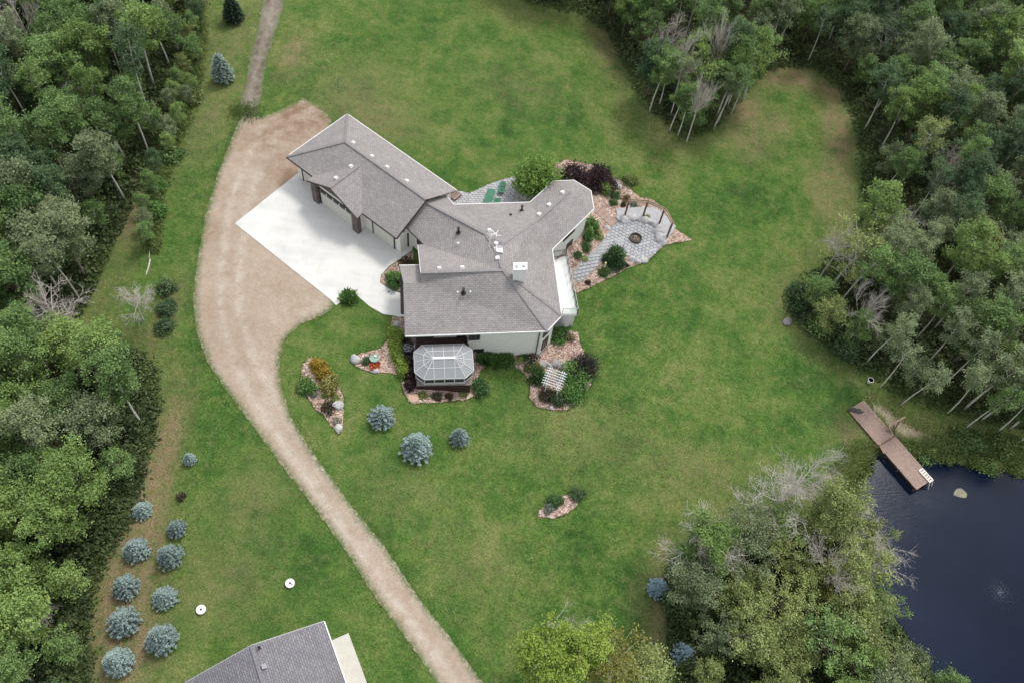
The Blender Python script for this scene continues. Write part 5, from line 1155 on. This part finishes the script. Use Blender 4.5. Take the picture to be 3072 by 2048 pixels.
# ------------------------------------------------------------------ undergrowth and long grass
def under(name, polys, n, lk_, label, seed, hmax=2.3, ls=.25, margin=-.3, m=150):
    rg = np.random.default_rng(seed); P_ = []
    for poly, w_ in polys:
        xs = [p[0] for p in poly]; ys = [p[1] for p in poly]; X = rg.uniform(max(min(xs), -80), min(max(xs), 85), n*6); Y = rg.uniform(max(min(ys), 2), min(max(ys), 125), n*6); S = sdist(X, Y, poly); k = S > margin+rg.normal(0, .35, len(X))
        X, Y, S = X[k], Y[k], S[k]; v = (np.stack([X, Y, np.full(len(X), -2-CAMH)], -1) @ RW); px = v[:, 0]/v[:, 2]*FOC+PW/2; py = v[:, 1]/v[:, 2]*FOC+PH/2
        k = (px > -m) & (px < PW+m) & (py > -m) & (py < PH+m); X, Y, S = X[k][:int(n*w_)], Y[k][:int(n*w_)], S[k][:int(n*w_)]
        nz = .5+.5*np.sin(X*1.3+1.7*np.sin(Y*.9))*np.sin(Y*1.1+1.3*np.sin(X*.7)); hh = hmax*(.15+.85*nz*nz)*sm((S+.8)/2.2)
        ok = (sdist(X, Y, POND) < -.1); Z = terr(X, Y)+rg.uniform(.03, 1, len(X))**.8*(hh+.12); P_.append(np.stack([X, Y, Z], -1)[ok])
    C = np.concatenate(P_); V, F = leaf_quads(C, ls, rg, .5, 1.4); nzt = .5+.5*np.sin(C[:, 0]*.8+2*np.sin(C[:, 1]*.6))
    o = link(name, npmesh(name, V, F, np.clip(.15+.4*nzt+rg.normal(0, .2, len(C)), 0, 1)), LEAF[lk_]); return tag(o, label, 'undergrowth', None, 'stuff')
under('undergrowth', [(WEST1, 1.2), (WEST2, .9)], 75000, 'under', 'dark leafy undergrowth covering the western wood floor', 41)
under('undergrowth', [(EAST, 1.6), (SEG, .5)], 75000, 'under', 'dark leafy undergrowth covering the eastern wood floor', 42)
def grass(name, polys, n, lk_, label, seed, h=.5, margin=0., m=80):
    rg = np.random.default_rng(seed); P_ = []
    for poly, w_ in polys:
        k_ = int(n*w_); xs = [p[0] for p in poly]; ys = [p[1] for p in poly]; X = rg.uniform(max(min(xs), -80), min(max(xs), 85), k_*8); Y = rg.uniform(max(min(ys), 2), min(max(ys), 125), k_*8); S = sdist(X, Y, poly); q = S > margin+rg.normal(0, .3, len(X)); X, Y = X[q][:k_], Y[q][:k_]
        ok = sdist(X, Y, POND) < .25+.35*np.sin(X*1.7+Y)*np.sin(Y*2.3); X, Y = X[ok], Y[ok]; P_.append(np.stack([X, Y, terr(X, Y)], -1))
    B_ = np.concatenate(P_); k = len(B_); a = rg.uniform(0, 6.28, k); L = h*rg.uniform(.4, 1.3, k); ln = rg.uniform(.1, .9, k); wd = rg.uniform(.015, .04, k)
    d = np.stack([np.cos(a)*ln*L, np.sin(a)*ln*L, L], -1); s = np.stack([-np.sin(a)*wd, np.cos(a)*wd, 0*a], -1)
    V = np.stack([B_-s, B_+s, B_+d*.6+s*.8, B_+d], 1).reshape(-1, 3)
    o = link(name, npmesh(name, V, np.arange(4*k).reshape(k, 4), rg.uniform(0, 1, k)), LEAF[lk_]); return tag(o, label, 'grass', None, 'stuff')
BANK = gpoly([(2700,1330),(2770,1335),(2810,1310),(2860,1290),(3000,1300),(3200,1340),(3200,1440),(3072,1440),(2978,1423),(2873,1398),(2782,1386),(2690,1376)])
BANKW = gpoly([(2560,1330),(2640,1330),(2655,1375),(2620,1410),(2570,1480),(2560,1540),(2500,1520),(2480,1440)])
FRW = gpoly([(600,-60),(615,100),(600,250),(560,380),(520,480),(480,600),(478,760),(440,760),(430,640),(450,520),(500,380),(540,230),(560,100),(560,-60)])
grass('long_grass', [(BANK, .6), (BANKW, .4)], 26000, 'reed', 'long yellow-green grass on the pond bank', 51, .5)
grass('rough_grass', [(FRW, 1.)], 16000, 'reed', 'rough seeding grass between the north-west wood and the mown strip', 52, .45)
under('shrub_fringe', [(BANK, 1.1), (FRW, .8)], 12000, 'bank', 'low leafy fringe along wood edge and pond bank', 53, .8, .2, .2)
# fallen logs on the west edge
for a_, b_2, r, lab in [((427,683),(455,733),.09,'pale fallen trunk across the wood edge, upper of two'),((450,778),(438,825),.08,'pale fallen trunk across the wood edge, lower of two'),((447,738),(447,775),.05,'thin fallen branch between the two pale logs')]:
    p_, q_ = G(*a_, .1), G(*b_2, .1); m_ = lerp(p_, q_, .5)+np.array([.06, .03, .03]); o = MB().tube([p_, m_, q_], [r, r*.9, r*.6], 7)
    tag(o.build('fallen_log', M_DEAD), lab, 'log')
g = G(2780, 1250); 
for k, (x, y, lk_, r, h) in enumerate([(2420,925,'dark',1.9,2.3),(2390,900,'dark',1.6,2.0),(2460,980,'aspen',1.7,1.9),(2540,1050,'dark',1.5,1.6),(2050,1700,'emerald',1.6,2.2),(2030,1790,'dark',1.5,2.0),(2120,1650,'dark',1.4,1.6),(2900,1330,'aspen',1.5,1.3),(3000,1345,'bank',1.6,1.3),(470,560,'emerald',1.0,1.2),(470,640,'emerald',1.0,1.2),(520,470,'aspen',1.2,1.3),(585,300,'olive',1.1,1.2)]):
    shrub(x, y, r, h, lk_, ['dense dark thicket bush at the point of the eastern wood','dark thicket bush beside the grey boulder','mid-green thicket bush below the wood point','dark bush on the wood edge above the bucket','bright green bush at the lawn corner of the pondside grove','dark bush behind the grove-side blue spruce','dark bush under the corner dead tree','mid-green bank bush above the pond','yellow-green bank bush above the pond','bright bush at the upper end of the rough strip','bright bush beside the fallen logs','mid-green bush on the north-west wood edge','olive bush near the lone blue spruce'][k], 'thicket_bush', 'bush', 2800, .17)
# ragged grass along the gravel and around the beds
def edge_grass(name, polys, n, lk_, label, seed, h=.14, wj=.16, closed=True):
    rg = np.random.default_rng(seed); B_ = []
    for poly in polys:
        d = np.array(densify(poly, .1, closed)); d = d[np.sin(d[:, 0]*.7)+np.sin(d[:, 1]*1.1+d[:, 0]*.4)+np.sin(d[:, 1]*.37) > -.9]; i = rg.integers(0, len(d), int(n*len(d)/sum(len(densify(p, .1, closed)) for p in polys))); p = d[i]+rg.normal(0, wj, (len(i), 2)); B_.append(p)
    B_ = np.concatenate(B_); z = terr(B_[:, 0], B_[:, 1]); B_ = np.column_stack([B_, z]); k = len(B_); a = rg.uniform(0, 6.28, k); L = h*rg.uniform(.5, 1.4, k); ln = rg.uniform(.3, 1.1, k); wd = rg.uniform(.015, .04, k)
    d = np.stack([np.cos(a)*ln*L, np.sin(a)*ln*L, L], -1); s = np.stack([-np.sin(a)*wd, np.cos(a)*wd, 0*a], -1)
    V = np.stack([B_-s, B_+s, B_+d*.6+s*.8, B_+d], 1).reshape(-1, 3)
    tag(link(name, npmesh(name, V, np.arange(4*k).reshape(k, 4), rg.uniform(0, 1, k)), LEAF[lk_]), label, 'grass', None, 'stuff')
LEAF['turf'] = leafmat('turf_leaves', (.055, .11, .025), (.19, .26, .075), .35)
edge_grass('edge_grass', [DRIVE[:17], DRIVE[17:30]], 9000, 'turf', 'ragged turf growing over the gravel edges', 61, .08, .36, False)
edge_grass('shore_grass', [SHORE], 5000, 'reed', 'dry grass fringing the bare shore beside the dock', 64, .3, .35)
edge_grass('track_end_grass', [gpoly([(712, 338), (735, 332), (760, 345), (790, 350)])], 3500, 'turf', 'weedy grass where the dirt track meets the gravel', 63, .2, .75, False)
edge_grass('bed_edge_grass', [BED_S, BED_W, BED_E, BED_I], 6000, 'turf', 'uncut turf fringe round the garden beds', 62, .1, .07)
# aerator boil on the pond
c = P(3000, 1775, WATER_Z); rg = np.random.default_rng(5); k = 900; rr = np.abs(rg.normal(0, .8, k)); a = rg.uniform(0, 6.28, k)
C = np.stack([c[0]+rr*np.cos(a), c[1]+rr*np.sin(a), np.full(k, WATER_Z+.012)], -1); V, F = leaf_quads(C, .03, rg, 6., 1.1, np.tile([1., 0, 0], (k, 1)))
V[:, 2] = np.clip(V[:, 2], WATER_Z+.006, WATER_Z+.03)
tag(link('aerator_bubbles', npmesh('bubbles', V, F), simple('white_foam', (.1, .13, .17), .6, .2, 5)), 'pale patch of rising bubbles on the open pond', 'bubbles', None, 'stuff')

rgb = random.Random(77)
for k in range(15):
    t = k/14; x = 2705+390*t+rgb.uniform(-8, 8); y = 1370+62*t**1.3-rgb.uniform(4, 26); p = G(x, y)
    shrub(x, y, rgb.uniform(.6, 1.15), rgb.uniform(.5, 1.0), rgb.choice(['bank', 'aspen', 'bank', 'reed']), 'low leafy bush overhanging the water on the dock side of the pond bank', 'bank_bush', 'bush', 1100, .13, group='bushes overhanging the pond bank')
for k in range(8):
    t = k/7; x = 2625-70*t; y = 1392+110*t-4+rgb.uniform(-10, 10)
    shrub(x-14, y, rgb.uniform(.5, .9), rgb.uniform(.5, .8), rgb.choice(['reed', 'bank']), 'tuft of bank growth between the dock and the grove', 'bank_bush', 'bush', 800, .12, True, 'bank growth between dock and grove')
